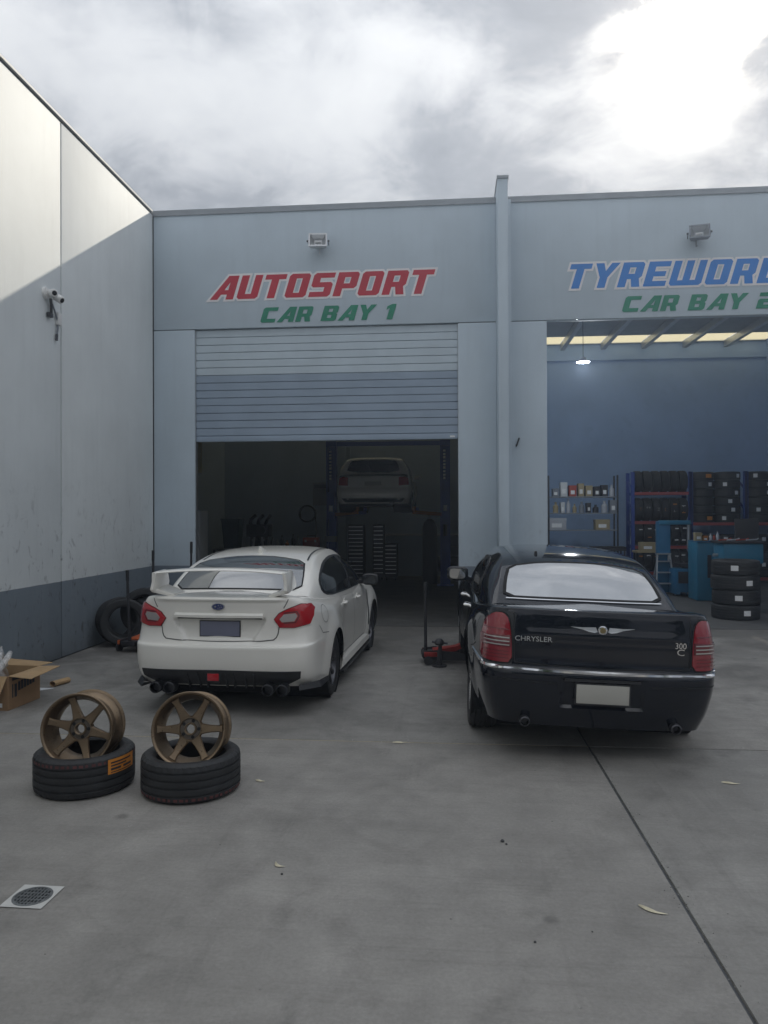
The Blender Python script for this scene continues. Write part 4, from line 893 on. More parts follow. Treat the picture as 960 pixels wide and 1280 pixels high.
# ---------------------------------------------------------------- black saloon
def black_saloon():
    GAPM = 'gap'
    rows = [(.225, .19, .24, .11, 4.86, .86), (.35, .33, .34, .05, 4.95, .90), (.50, .50, .48, .01, 4.99, .928), (.60, .62, .60, .0, 4.99, .937), (.645, .72, .70, .012, 4.98, .938),
            (.675, .79, .78, .048, 4.96, .935), (.86, .88, .88, .062, 4.93, .925), (1.00, .955, .93, .080, 4.9, .908), (1.066, .985, .95, .094, 4.88, .893), (1.086, 1.002, .960, .108, 4.84, .880), (1.090, 1.010, .964, .175, 4.74, .845)]
    def post(P):
        u, v, z = P[:, 0], np.abs(P[:, 1]), P[:, 2]; r = (1 - sstep(.5, .9, u))
        m = (1 - sstep(.285, .30, v)) * sstep(.385, .40, z) * (1 - sstep(.595, .61, z)) * r; u = u + .022 * m
        m2 = (1 - sstep(.0, .05, np.abs(z - .91))) * r * (1 - sstep(.5, .62, v)); u = u - .008 * m2
        v2 = v.copy()
        for uw in (1.06, 4.108):
            d = np.hypot(P[:, 0] - uw, z - .375); v2 += .020 * (1 - sstep(.40, .56, d)) * (v > .5)
        Q = P.copy(); Q[:, 0] = u; Q[:, 1] = np.sign(P[:, 1]) * v2; return Q
    low = Net(low_net(rows, mid=.018, bow=1.05, haunch=.006, uax=(1.06, 4.108), tail=(.885, .955)), sym_cols=True, post=post)
    g = [[(.86, .80, .98), (1.22, .82, 1.0), (1.62, .85, .98), (2.3, .86, .96), (2.95, .86, .95), (3.4, .86, .94), (3.9, .82, .92)],
         [(.84, .775, 1.02), (1.20, .79, 1.13), (1.60, .80, 1.20), (2.3, .805, 1.21), (2.9, .80, 1.19), (3.35, .79, 1.10), (3.9, .78, .97)],
         [(.82, .735, 1.035), (1.18, .70, 1.225), (1.60, .665, 1.365), (2.3, .645, 1.405), (2.85, .645, 1.385), (3.3, .685, 1.225), (3.9, .72, .995)],
         [(.80, .66, 1.042), (1.16, .61, 1.248), (1.60, .57, 1.402), (2.3, .55, 1.452), (2.85, .55, 1.430), (3.3, .60, 1.262), (3.9, .62, 1.01)],
         [(.74, .36, 1.045), (1.13, .335, 1.268), (1.58, .31, 1.424), (2.3, .30, 1.478), (2.85, .30, 1.455), (3.3, .33, 1.290), (3.9, .34, 1.03)],
         [(.72, 0, 1.046), (1.12, 0, 1.273), (1.57, 0, 1.430), (2.3, 0, 1.485), (2.85, 0, 1.462), (3.3, 0, 1.298), (3.9, 0, 1.035)]]
    gr = Net(g, sym_rows=True)
    root, body = make_car('black_saloon', 'large black saloon car with chrome bumper strip parked in front of the dividing fin', (1.085, 5.52, 0), -.012, low, gr, 'blackp',
                          (1.06, 4.108, .80, .365, .235, .262, 7, 'alloy'), dict(crown=-.004, arch=.395, well=.93), roll=.038)
    rear = Surf(low, 'rear', (0, 10, 0, 4.6)); side = Surf(low, 'side', (0, 10, 3.4, 10.5))
    grear = Surf(gr, 'rear', (1.7, 5, 0, 2.4)); gside = Surf(gr, 'side', (0, 2.6, .4, 6))
    fy = lambda v, z: float(rear([(v, z)])[0][0][1])
    for s in (-1, 1):
        f = lambda P: [(s * a, b) for a, b in P]
        t = patch('tail_light', rear, f([(.650, .685), (.655, .86), (.675, 1.0), (.715, 1.045), (.78, 1.04), (.835, .98), (.862, .86), (.868, .69), (.78, .682)]), .010, 'lens_deep', root, rings=6, chaikin=1, dome=.010)
        for z in (.715, .74, .765, .925): ribbon('lens_groove', rear, f([(.672, z), (.77, z + .001), (.84, z)]), .006, .0235, 'lens_dark', t)
        patch('lens_band', rear, f([(.660, .80), (.662, .885), (.855, .872), (.860, .80)]), .0225, 'lens_dark', t, rings=4, chaikin=0, skirt=-.012)
        for z in (.812, .838, .864): ribbon('lens_rib', rear, f([(.667, z), (.77, z + .001), (.832, z)]), .009, .0265, 'lens_clear', t, thick=0.)
        ribbon('light_surround', rear, f([(.644, .682), (.649, .86), (.669, 1.005), (.714, 1.052), (.78, 1.047), (.842, .985), (.868, .86), (.874, .685), (.78, .676)]), .010, .003, 'gap', t, closed=True, chaikin=1)
        MB().lathe([(.029, 0), (.037, .004), (.038, .012), (.036, .14), (.031, .14), (.029, .06), (0, .06)], 24, 'y', (s * .545, .05, .262)).obj('exhaust_tip', 'gunmetal', root, smooth=True)
        # glass, trims, handles
        gl = [(1.52, 1.035), (1.50, 1.12), (1.62, 1.25), (1.95, 1.322), (2.4, 1.345), (2.8, 1.315), (3.15, 1.19), (3.48, 1.045), (3.5, 1.0), (2.4, 1.012)]
        big = [(1.50, 1.018), (1.475, 1.12), (1.60, 1.268), (1.94, 1.342), (2.4, 1.366), (2.82, 1.336), (3.18, 1.205), (3.54, 1.045), (3.55, .985), (2.4, .995)]
        patch('window_trim', gside, big, .003, 'blackpl', root, side=s, rings=7)
        gA = [(1.52, 1.035), (1.50, 1.12), (1.62, 1.25), (1.95, 1.322), (2.32, 1.343), (2.36, 1.016)]; gB = [(2.44, 1.016), (2.40, 1.343), (2.8, 1.315), (3.15, 1.19), (3.46, 1.045), (3.47, 1.004)]
        for q in (gA, gB): patch('side_window', gside, q, .007, 'glass_tint', root, side=s, rings=6, skirt=-.002)
        ribbon('window_chrome', gside, big, .014, .007, 'chrome', root, side=s, closed=True, chaikin=1)
        for u in (1.98, 2.98):
            p, n = side([(u, .885)], s); x, y, z = p[0]
            MB().tube([(x - s * .004, y - .10, z), (x + s * .034, y - .085, z + .003), (x + s * .036, y + .07, z + .003), (x - s * .002, y + .09, z)], [.014, .018, .018, .014], 8).obj('door_handle', 'chrome', root, smooth=True)
        V = []
        for k, (y, sx, sz) in enumerate(((3.20, .10, .066), (3.22, .125, .085), (3.28, .12, .082), (3.35, .08, .06), (3.39, .03, .03))):
            for a in np.linspace(0, 2 * math.pi, 16, endpoint=False):
                c_, s_ = math.cos(a), math.sin(a); V.append((s * .995 + sx * np.sign(c_) * abs(c_) ** .55, y, 1.09 + sz * np.sign(s_) * abs(s_) ** .55))
        mo = MB().add(V, [(i * 16 + j, i * 16 + (j + 1) % 16, (i + 1) * 16 + (j + 1) % 16, (i + 1) * 16 + j) for i in range(4) for j in range(16)] + [tuple(range(16))]).obj('door_mirror', 'blackp', root, smooth=True, sharp=40)
        MB().add([(s * .995 + .092 * x, 3.192, 1.09 + .058 * z) for x, z in [(math.copysign(abs(math.cos(a)) ** .5, math.cos(a)), math.copysign(abs(math.sin(a)) ** .5, math.sin(a))) for a in np.linspace(0, 2 * math.pi, 24, endpoint=False)]], [tuple(range(24))]).obj('mirror_glass', MT['mirror'], mo)
        MB().tube([(s * .84, 3.34, 1.01), (s * .93, 3.30, 1.05)], .032, 8).obj('mirror_arm', 'blackp', mo)
    gapline(body, GAPM, rear, [(-.642, 1.055), (-.637, .80), (-.630, .69), (0, .672), (.630, .69), (.637, .80), (.642, 1.055)], .009, .002)
    for s in (-1, 1):
        for path in ([(1.52, 1.0), (1.60, .85), (1.58, .70), (1.50, .62)], [(2.42, .98), (2.44, .6), (2.40, .32)], [(3.50, .96), (3.54, .6), (3.48, .32)]): gapline(body, GAPM, side, path, .009, .002, side=s, chaikin=1)
        gapline(body, GAPM, side, [(.55, .75), (.62, .72), (.70, .70)], .008, .002, side=s)
    # chrome strip that runs round the bumper
    st = MB(); p1, _ = rear([(v, .652) for v in np.linspace(-.88, .88, 60)])
    q = dens([(-.88, .652), (-.5, .650), (0, .648), (.5, .650), (.88, .652)], .03, False)
    ribbon_mb(st, rear, q, .031, .010, thick=.010)
    for s in (-1, 1):
        ribbon_mb(st, side, [(.16, .655), (.30, .665), (.48, .68), (.62, .69)], .029, .010, side=s, thick=.010)
    st.obj('bumper_strip', 'chrome', root, smooth=True, sharp=60)
    ribbon('bumper_crease', rear, [(-.86, .575), (-.33, .562)], .010, .002, 'gap', root); ribbon('bumper_crease', rear, [(.33, .562), (.86, .575)], .010, .002, 'gap', root)
    pl = MB().box(-.188, .188, -.002, .004, .43, .566).obj('number_plate', 'plate_l', root, bevel=.002)
    MB().box(-.20, .20, .0045, .012, .42, .576).obj('plate_backing', 'blackpl', pl)
    MB().box(-.27, .27, .0, .05, .585, .605).obj('plate_lamp_bar', 'blackpl', root)
    # wing emblem, lettering
    y0 = fy(0, .955) - .012; z0 = .955
    L = [(-.232, .018), (-.15, .016), (-.05, .020), (-.038, -.012), (-.06, -.018), (-.10, -.013), (-.145, .002), (-.19, .010)]
    em = MB()
    for s in (-1, 1):
        pts = [(s * x, z) for x, z in L]; k = len(pts)
        ys = [fy(x, z0 + z) - .007 for x, z in pts]
        em.add([(x, y, z0 + z) for (x, z), y in zip(pts, ys)] + [(x * .98, y + .012, z0 + z) for (x, z), y in zip(pts, ys)], [tuple(range(k))] + [(i, (i + 1) % k, k + (i + 1) % k, k + i) for i in range(k)])
    e = em.obj('wing_emblem', 'tin', root)
    MB().lathe([(.0, -.010), (.026, -.009), (.033, -.006), (.035, .004)], 24, 'y', (0, fy(0, z0) - .002, z0)).obj('emblem_roundel', 'chrome', e, smooth=True)
    MB().lathe([(.0, -.0125), (.020, -.0115), (.023, -.007)], 24, 'y', (0, fy(0, z0) - .002, z0)).obj('roundel_seal', MT['gold'], e, smooth=True)
    RX = Matrix.Rotation(math.pi / 2, 4, 'X')
    text_obj('boot_lettering', 'CHRYSLER', .052, 'tin', root, Matrix.Translation((-.50, fy(-.5, .865) - .006, .868)) @ RX @ Matrix.Rotation(R(-2.5), 4, 'Y'), .003, 0., 1.12)
    text_obj('boot_lettering', '300', .062, 'chrome', root, Matrix.Translation((.565, fy(.565, .86) - .006, .862)) @ RX, .003, 0., .9)
    text_obj('boot_lettering', 'C', .066, 'chrome', root, Matrix.Translation((.565, fy(.565, .82) - .006, .815)) @ RX, .003, 0., 1.3)
    patch('rear_window', grear, [(-.645, 1.095), (-.3, 1.098), (0, 1.10), (.3, 1.098), (.645, 1.095), (.625, 1.21), (.575, 1.315), (.30, 1.355), (0, 1.362), (-.30, 1.355), (-.575, 1.315), (-.625, 1.21)], .007, 'glass_mirror', root, rings=9)
    ribbon('window_seal', grear, [(-.652, 1.090), (-.3, 1.093), (0, 1.095), (.3, 1.093), (.652, 1.090), (.632, 1.21), (.582, 1.322), (.30, 1.362), (0, 1.369), (-.30, 1.362), (-.582, 1.322), (-.632, 1.21)], .030, .0078, 'gap', root, closed=True, chaikin=1)
    ribbon('window_chrome', grear, [(-.64, 1.078), (-.3, 1.081), (0, 1.083), (.3, 1.081), (.64, 1.078)], .012, .009, 'chrome', root)
    # roof rear lip with the brake lamp housing
    MB().tube([(-.31, 1.60, 1.40), (-.31, 1.59, 1.455)], [.022, .012], 10).obj('aerial_stub', 'blackpl', root)
    return root
MT['mirror'] = glass_mat('mirror_glass', (.05, .055, .06), .38)
MT['gold'] = mat('seal_gold', (.30, .24, .12), .35, .8)
black_saloon()
# ================================================================== THINGS IN THE YARD
def axes_mtx(n, c, upv=(0, 0, 1)):
    n = Vector(n).normalized(); y = (Vector(upv) - n * Vector(upv).dot(n)).normalized(); x = y.cross(n)
    m = Matrix((x, y, n)).transposed().to_4x4(); m.translation = c; return m
def ground_tyre(x, y, spin, label, red_at):
    R_, W_ = .327, .256
    t = tyre_mb(R_, W_, .226, 160, 4).obj('tyre', 'rubber', None, smooth=True, sharp=28); t.location = (x, y, W_ / 2 + .001); t.rotation_euler = (0, 0, spin)
    tag(t, label, 'tyre', 'new tyres lying in the yard')
    mb = MB(); h = W_ / 2
    for k in range(54):
        a = 2 * math.pi * k / 54; b = a + .075 if k % 3 else a + .05; z0, z1 = red_at * h * .80, red_at * h * .66; r = R_ - .0005; V = []
        for q in (a, b): V += [(r * math.cos(q), r * math.sin(q), z0), (r * math.cos(q) * 1.002, r * math.sin(q) * 1.002, z1)]
        mb.add(V, [(0, 2, 3, 1)])
    o = mb.obj('tread_marking', 'rubber_red', t); o['kind'] = 'stuff'
    return t
tl = ground_tyre(-2.494, 4.915, .3, 'new black tyre lying flat with an orange label, bronze rim standing in it', 1)
tr_ = ground_tyre(-1.742, 4.905, 1.1, 'new black tyre lying flat without a label, under the right bronze rim', -1)
# orange label wrapped round the left tyre
def wrap_label(parent, R_, a0, a1, z0, z1, m, name='label', n=8, lift=.003):
    V = []
    for k in range(n + 1):
        a = a0 + (a1 - a0) * k / n; V += [((R_ + lift) * math.cos(a), (R_ + lift) * math.sin(a), z0), ((R_ + lift) * math.cos(a), (R_ + lift) * math.sin(a), z1)]
    return MB().add(V, [(2 * i, 2 * i + 2, 2 * i + 3, 2 * i + 1) for i in range(n)]).obj(name, m, parent, smooth=True)
sp_ = .3
lb = wrap_label(tl, .327, R(-38) - sp_, R(3) - sp_, .012, .108, 'orange')
for z0, z1, a, b in ((.080, .090, .06, .6), (.060, .070, .06, .45), (.036, .050, .06, .3), (.036, .050, .36, .62), (.020, .026, .06, .62)):
    wrap_label(lb, .327, R(-38) - sp_ + a, R(-38) - sp_ + b, z0, z1, 'junk_k', 'print', 6, .0045)
def ground_rim(c, n, spin, label):
    b = rim_parts('alloy_rim', .246, .262, 6, 'bronze', None, face=.55, sw=.048, mtx=axes_mtx(n, c), spin=spin, concave=.022)
    tag(b, label, 'wheel rim', 'bronze rims standing in the tyres')
    for k in range(6): pass
    return b
ground_rim((-1.748, 4.945, .390), (.13, -1, .23), 0., 'right-hand bronze six-spoke wheel rim standing upright in a plain tyre')
ground_rim((-2.522, 4.955, .378), (.10, -1, .12), R(-14), 'left-hand bronze six-spoke wheel rim standing in the tyre with the orange label')

# cardboard box
bx = thing('cardboard_box', 'opened brown cardboard box with dark print and plastic film spilling out', 'box', (-4.16, 6.71, 0), R(-3))
Lx, Ly, Hh, tk = .62, .50, .325, .006
fA = MB().box(-Lx, 0, 0, tk, .001, Hh).obj('front_wall', 'card_d', bx); fB = MB().box(-tk, 0, tk, Ly, .001, Hh).obj('side_wall', 'card_d', bx)
MB().box(-Lx, 0, Ly, Ly + tk, .001, Hh).obj('back_wall', 'card', bx); MB().box(-Lx, -Lx + tk, tk, Ly, .001, Hh).obj('side_wall', 'card', bx); MB().box(-Lx + tk, -tk, tk, Ly, .001, .008).obj('base', 'card', bx)
def flap(pts, name='flap'):
    P = [Vector(p) for p in pts]; n = (P[1] - P[0]).cross(P[2] - P[0]).normalized() * .003; k = len(P)
    return MB().add([p - n for p in P] + [p + n for p in P], [tuple(range(k)), tuple(range(k, 2 * k))] + [(i, (i + 1) % k, k + (i + 1) % k, k + i) for i in range(k)]).obj(name, 'card', bx)
flap([(0, .01, Hh), (0, Ly, Hh), (.235, Ly - .02, Hh + .012), (.235, .0, Hh - .015)]); flap([(-.01, Ly + tk, Hh), (-Lx, Ly + tk, Hh), (-Lx, Ly + .22, Hh + .03), (-.01, Ly + .24, Hh - .01)])
flap([(-.01, 0, Hh), (-Lx, 0, Hh), (-Lx, -.10, Hh - .20), (-.02, -.12, Hh - .19)])
# print on the side that faces the yard: two rows of block marks
for y0, y1, z0, z1 in ((.06, .075, .11, .24), (.095, .13, .11, .235), (.15, .185, .16, .245), (.195, .23, .165, .25), (.24, .275, .17, .255), (.285, .32, .175, .26), (.33, .365, .18, .265), (.375, .41, .185, .27), (.06, .42, .272, .30)):
    MB().box(.0005, .0025, y0, y1, z0, z1).obj('print', 'print_', fB)
MB().box(-.13, -.06, -.0025, -.0005, .03, .07).obj('address_label', 'lbl', fA)
# plastic film
fm = thing('plastic_film', 'crumpled clear plastic film spilling over the rim of the cardboard box', 'plastic film', (-4.36, 6.95, .2))
for q in range(4):
    U, Vv = np.meshgrid(np.linspace(-1, 1, 16), np.linspace(0, 1, 12)); ph = q * 1.7
    P = np.stack([-.06 - .07 * q + .16 * U * (1 - .35 * Vv) + .03 * np.sin(7 * Vv + ph), -.10 + .09 * q + .07 * np.sin(3.2 * U + ph) + .05 * np.cos(9 * Vv + ph), .02 + .27 * np.sin(Vv * 2.3) + .035 * np.sin(6 * U + 5 * Vv + ph)], -1)
    MB().grid(P).obj('film_fold', 'film', fm, smooth=True)
MB().tube([(.0, -.19, .10), (.06, -.13, .19), (.09, -.06, .28), (.06, .02, .30), (.0, .06, .24)], [.02, .03, .028, .022, .015], 8).obj('film_twist', 'film', fm, smooth=True)
sh = MB().add([(-4.42, 7.40, .004), (-4.20, 7.62, .004), (-4.46, 7.64, .006)], [(0, 1, 2)]).obj('paper_sheet', 'paper'); tag(sh, 'white triangular scrap of paper on the concrete behind the cardboard box', 'paper')
cc = MB().lathe([(.042, 0), (.042, .22), (.038, .22), (.038, 0)], 10, 'y', closed=True); cc.v = [(x, y, max(z * .75, -.03)) for x, y, z in cc.v]
co = cc.obj('cardboard_scrap', 'card', None, smooth=True, sharp=40); co.location = (-4.27, 7.70, .031); co.rotation_euler = (0, 0, R(-16)); tag(co, 'rolled brown scrap of cardboard lying beside the white paper', 'cardboard')

# drain
dn = thing('drain_grate', 'round grey metal drain grate set in a pale square surround in the yard', 'drain', (-2.010, 3.440, 0), R(-1))
n = 40; V = []; F = []
hs = .105; sq = lambda a: (hs / max(abs(math.cos(a)), abs(math.sin(a))))
for k in range(n):
    a = 2 * math.pi * k / n + math.pi / 4; V += [(sq(a) * math.cos(a), sq(a) * math.sin(a), .0045), (.092 * math.cos(a), .092 * math.sin(a), .0045), (.092 * math.cos(a), .092 * math.sin(a), .001)]
for k in range(n): j = (k + 1) % n; F += [(3 * k, 3 * j, 3 * j + 1, 3 * k + 1), (3 * k + 1, 3 * j + 1, 3 * j + 2, 3 * k + 2)]
MB().add(V, F).obj('surround', 'frame_c', dn)
MB().disc((0, 0, .0012), .092, 32).obj('sump', 'black', dn)
MB().lathe([(.092, .0015), (.092, .006), (.080, .007), (.079, .0015)], 40).obj('ring', 'iron', dn, smooth=True)
for k in range(-4, 5):
    x = k * .0175; w = math.sqrt(max(0, .080 ** 2 - x * x))
    if w > .02: MB().box(x - .0035, x + .0035, -w, w, .0015, .0065).obj('bar', 'iron', dn)
for k in range(-2, 3):
    y = k * .030; w = math.sqrt(.080 ** 2 - y * y); MB().box(-w, w, y - .004, y + .004, .0016, .0060).obj('cross_bar', 'iron', dn)
# leaves and pebbles
def leaf(x, y, L_, rz, bend, label):
    mb = MB(); V = []; k = 9
    for i in range(k):
        f = i / (k - 1); a = (f - .5) * bend; w = .010 * math.sin(math.pi * min(1, f * .95 + .05)) + .001; cx, cy = L_ * (f - .5), L_ * .5 * (1 - math.cos(a)) * 1.6
        V += [(cx, cy - w, .004), (cx, cy, .009 + .006 * math.sin(f * 5)), (cx, cy + w, .004)]
    mb.add(V, [(3 * i + j, 3 * i + 3 + j, 3 * i + 4 + j, 3 * i + 1 + j) for i in range(k - 1) for j in range(2)])
    o = mb.obj('fallen_leaf', 'leaf', None, smooth=True, recalc=False); o.location = (x, y, .001); o.rotation_euler = (0, 0, rz); tag(o, label, 'leaf', 'dry leaves on the concrete')
leaf(-.902, 3.844, .075, R(-35), 1.7, 'small curled pale leaf alone in the middle of the yard')
leaf(.926, 3.541, .135, R(-32), 1.1, 'long pale gum leaf beside the dark slab joint at the right')
leaf(1.904, 5.26, .12, R(-8), .8, 'pale twig-like leaf right of the dark slab joint')
leaf(-.40, 6.00, .12, R(12), .9, 'pale leaf lying on the sandy joint between the two cars')
leaf(-1.309, 5.059, .07, R(-10), .9, 'tiny pale leaf on the concrete right of the tyres')
for i, (x, y, r) in enumerate(((.291, 4.235, .012), (.31, 4.20, .007), (-.86, 3.76, .007), (.36, 3.25, .006), (.62, 3.35, .004))):
    mb = MB().lathe([(0, -.5), (.8, -.3), (1, .1), (.6, .6), (0, .75)], 8); mb.v = [(a * r * (1 + .2 * math.sin(7 * b)), b * r * 1.2, c * r * .8 + r * .4) for a, b, c in mb.v]
    o = mb.obj('pebble', 'stone', None, smooth=True); o.location = (x, y, 0); tag(o, ['largest dark pebble, in the middle of the yard', 'small dark pebble touching the largest one', 'dark pebble just below the curled leaf in the yard', 'dark pebble low in the middle of the yard', 'tiniest dark pebble, left of the long gum leaf'][i], 'pebble', 'loose dark pebbles')

# trolley jacks
def trolley_jack(x, y, rz, label, red, hh, lean=0.):
    t = thing('trolley_jack', label, 'jack', (x, y, 0), rz, 'trolley jacks'); m = 'jack_red' if red == 1 else 'jack_or' if red == 2 else 'junk_k'
    for s in (-1, 1):
        MB().add([(0, s * .13, .05), (0, s * .13, .16), (.15, s * .135, .175), (.42, s * .15, .15), (.66, s * .15, .075), (.66, s * .15, .045)], [(0, 1, 2, 3, 4, 5)]).add([(0, s * .142, .05), (0, s * .142, .16), (.15, s * .147, .175), (.42, s * .162, .15), (.66, s * .162, .075), (.66, s * .162, .045)], [(0, 1, 2, 3, 4, 5)]).add(
            [(0, s * .13, .16), (.15, s * .135, .175), (.42, s * .15, .15), (.66, s * .15, .075), (0, s * .142, .16), (.15, s * .147, .175), (.42, s * .162, .15), (.66, s * .162, .075)], [(0, 1, 5, 4), (1, 2, 6, 5), (2, 3, 7, 6)]).obj('side_plate', 'junk_k', t)
        for u, r in ((.64, .045), (.05, .055)): MB().lathe([(0, -.02), (r, -.02), (r, .02), (0, .02)], 16, 'y', (u, s * .19, r)).obj('caster_wheel', 'junk_k', t, smooth=True)
        MB().box(.0, .16, s * .165 - .02, s * .165 + .02, .10, .155).obj('handle_bracket', m, t, bevel=.006)
    MB().add([(.12, -.10, .165), (.12, .10, .165), (.40, .07, .205), (.58, .05, .27), (.58, -.05, .27), (.40, -.07, .205), (.12, -.10, .12), (.12, .10, .12), (.40, .07, .15), (.58, .05, .23), (.58, -.05, .23), (.40, -.07, .15)],
             [(0, 1, 2, 5), (5, 2, 3, 4), (6, 7, 8, 11), (11, 8, 9, 10), (0, 5, 11, 6), (5, 4, 10, 11), (1, 2, 8, 7), (2, 3, 9, 8), (3, 4, 10, 9), (0, 1, 7, 6)]).obj('lift_arm', m, t)
    MB().lathe([(0, .27), (.03, .27), (.03, .30), (.06, .30), (.06, .32), (0, .32)], 16, 'z', (.58, 0, 0)).obj('saddle', 'junk_k', t, smooth=True, sharp=30)
    MB().box(-.02, .14, -.11, .11, .09, .15).obj('hydraulic_unit', 'junk_k', t, bevel=.01)
    h = MB().tube([(.03, 0, .12), (.03 - lean * .3, 0, hh * .3), (.03 - lean, 0, hh)], [.024, .020, .017], 12).obj('handle', 'junk_k', t, smooth=True)
    MB().tube([(.03 - lean * .9, 0, hh * .88), (.03 - lean, 0, hh + .01)], .022, 12).obj('grip', 'blackpl', h, smooth=True)
    return t
trolley_jack(-.33, 9.32, R(6), 'red and black trolley jack with tall upright handle beside the black saloon', 1, .99)
MB_kn = thing('jack_stand', 'small black screw-head stand on the concrete beside the red trolley jack', 'jack stand', (-.125, 9.08, 0))
MB().tube([(0, 0, .0), (0, 0, .02)], .09, 14).obj('base', 'junk_k', MB_kn); MB().tube([(0, 0, .02), (.012, 0, .26)], [.035, .022], 10).obj('stem', 'junk_k', MB_kn, smooth=True)
MB().lathe([(0, .26), (.05, .262), (.062, .285), (.055, .31), (.03, .335), (0, .34)], 14).obj('head', 'junk_k', MB_kn, smooth=True)
MB().tube([(-.09, 0, .30), (.10, .02, .275)], .012, 8).obj('tommy_bar', 'steel_d', MB_kn)
trolley_jack(-4.32, 9.72, R(75), 'orange and black trolley jack by the leaning tyres with a black upright handle', 2, 1.10, .05)
trolley_jack(-4.60, 11.15, R(60), 'dark trolley jack in the corner behind the white saloon, only its black handle showing', 0, 1.30, -.02)
trolley_jack(-4.12, 11.5, R(50), 'dark trolley jack by the door pier behind the white saloon, its black handle upright', 0, 1.42, -.02)

# used tyres by the side wall
def simple_tyre(Ro=.33, w=.225, rb=.215, n=36):
    h = w / 2; prof = [(rb, h * .8), (rb + .02, h * .95), (rb + .06, h), (Ro - .02, h * .97), (Ro - .003, h * .8), (Ro, h * .4), (Ro - .008, h * .37), (Ro - .008, h * .31), (Ro, h * .28), (Ro, h * .03), (Ro - .008, 0)]
    prof += [(r, -z) for r, z in reversed(prof[:-1])] + [(rb + .03, -h * .78), (Ro - .025, 0), (rb + .03, h * .78)]
    return MB().lathe(prof, n, closed=True)
st_me = simple_tyre(); T0 = st_me.obj('tyre', 'rubber', None, smooth=True, sharp=32); ty_mesh = T0.data; bpy.data.objects.remove(T0)
def put_tyre(mtx, label, group, scale=1.):
    o = bpy.data.objects.new('tyre', ty_mesh); C.objects.link(o); o.matrix_world = mtx @ Matrix.Scale(scale, 4); return tag(o, label, 'tyre', group)
put_tyre(axes_mtx((.35, -.93, .10), (-4.60, 10.22, .335)), 'used tyre standing against the side wall, in front of another tyre', 'used tyres by the side wall')
put_tyre(axes_mtx((.80, -.55, .22), (-4.76, 10.42, .335)), 'used tyre pressed flat against the side wall at the left of the pair', 'used tyres by the side wall')
put_tyre(axes_mtx((.30, -.93, .20), (-4.52, 10.75, .42)), 'used tyre behind the front one, leaning higher against the side wall', 'used tyres by the side wall', 1.05)
put_tyre(axes_mtx((.1, -.3, .95), (-4.42, 10.98, .55)), 'used tyre lying on top of the leaning tyres by the side wall', 'used tyres by the side wall')

# ================================================================== BAY 1
lf = thing('two_post_lift', 'dark blue two-post car lift with overhead beam inside the first bay', 'car lift', (-1.60, 19.6, 0))
for s in (-1, 1):
    x = s * 1.50
    c = MB().box(x - .13, x + .13, .09, .12, .02, 3.66).box(x - .13, x - .10, -.13, .089, .02, 3.66).box(x + .10, x + .13, -.13, .089, .02, 3.66).obj('column', 'lift_blue', lf)
    MB().box(x - .22, x + .22, -.25, .25, .001, .02).obj('base_plate', 'lift_blue', c)
    for k in range(9): MB().box(x - .03 - .02, x + .03 - .02, -.134, -.1305, 2.78 + k * .09, 2.78 + k * .09 + (.05 if k % 3 else .065)).obj('letter_mark', 'lbl', c)
    MB().box(x - .135, x + .135, -.16, .10, 3.66, 3.80).obj('column_head', 'lift_blue', c)
    MB().box(x - .095, x + .095, -.20, .08, 1.75, 2.45).obj('carriage', 'lift_blue', lf)
    MB().box(x - .05, x + .05, -.205, -.2005, 1.95, 2.1).obj('safety_sticker', 'lbl', lf)
    for yy in (-.9, .95): MB().bar((x - s * .06, 0, 1.86), (s * .72, yy, 1.92), .09, .09).tube([(s * .72, yy, 1.96), (s * .72, yy, 2.06)], .05, 10).obj('lift_arm', 'junk_o' if yy < 0 else 'lift_blue', lf)
    MB().box(x - .16, x + .16, -.24, -.14, 1.15, 1.30).obj('control_box', 'junk_g', lf) if s < 0 else MB().tube([(x, -.15, 1.3), (x, -.15, 1.6)], .05, 8).obj('hydraulic_unit', 'junk_k', lf)
MB().box(-1.36, 1.36, -.06, .06, 3.68, 3.79).obj('top_beam', 'lift_blue', lf)

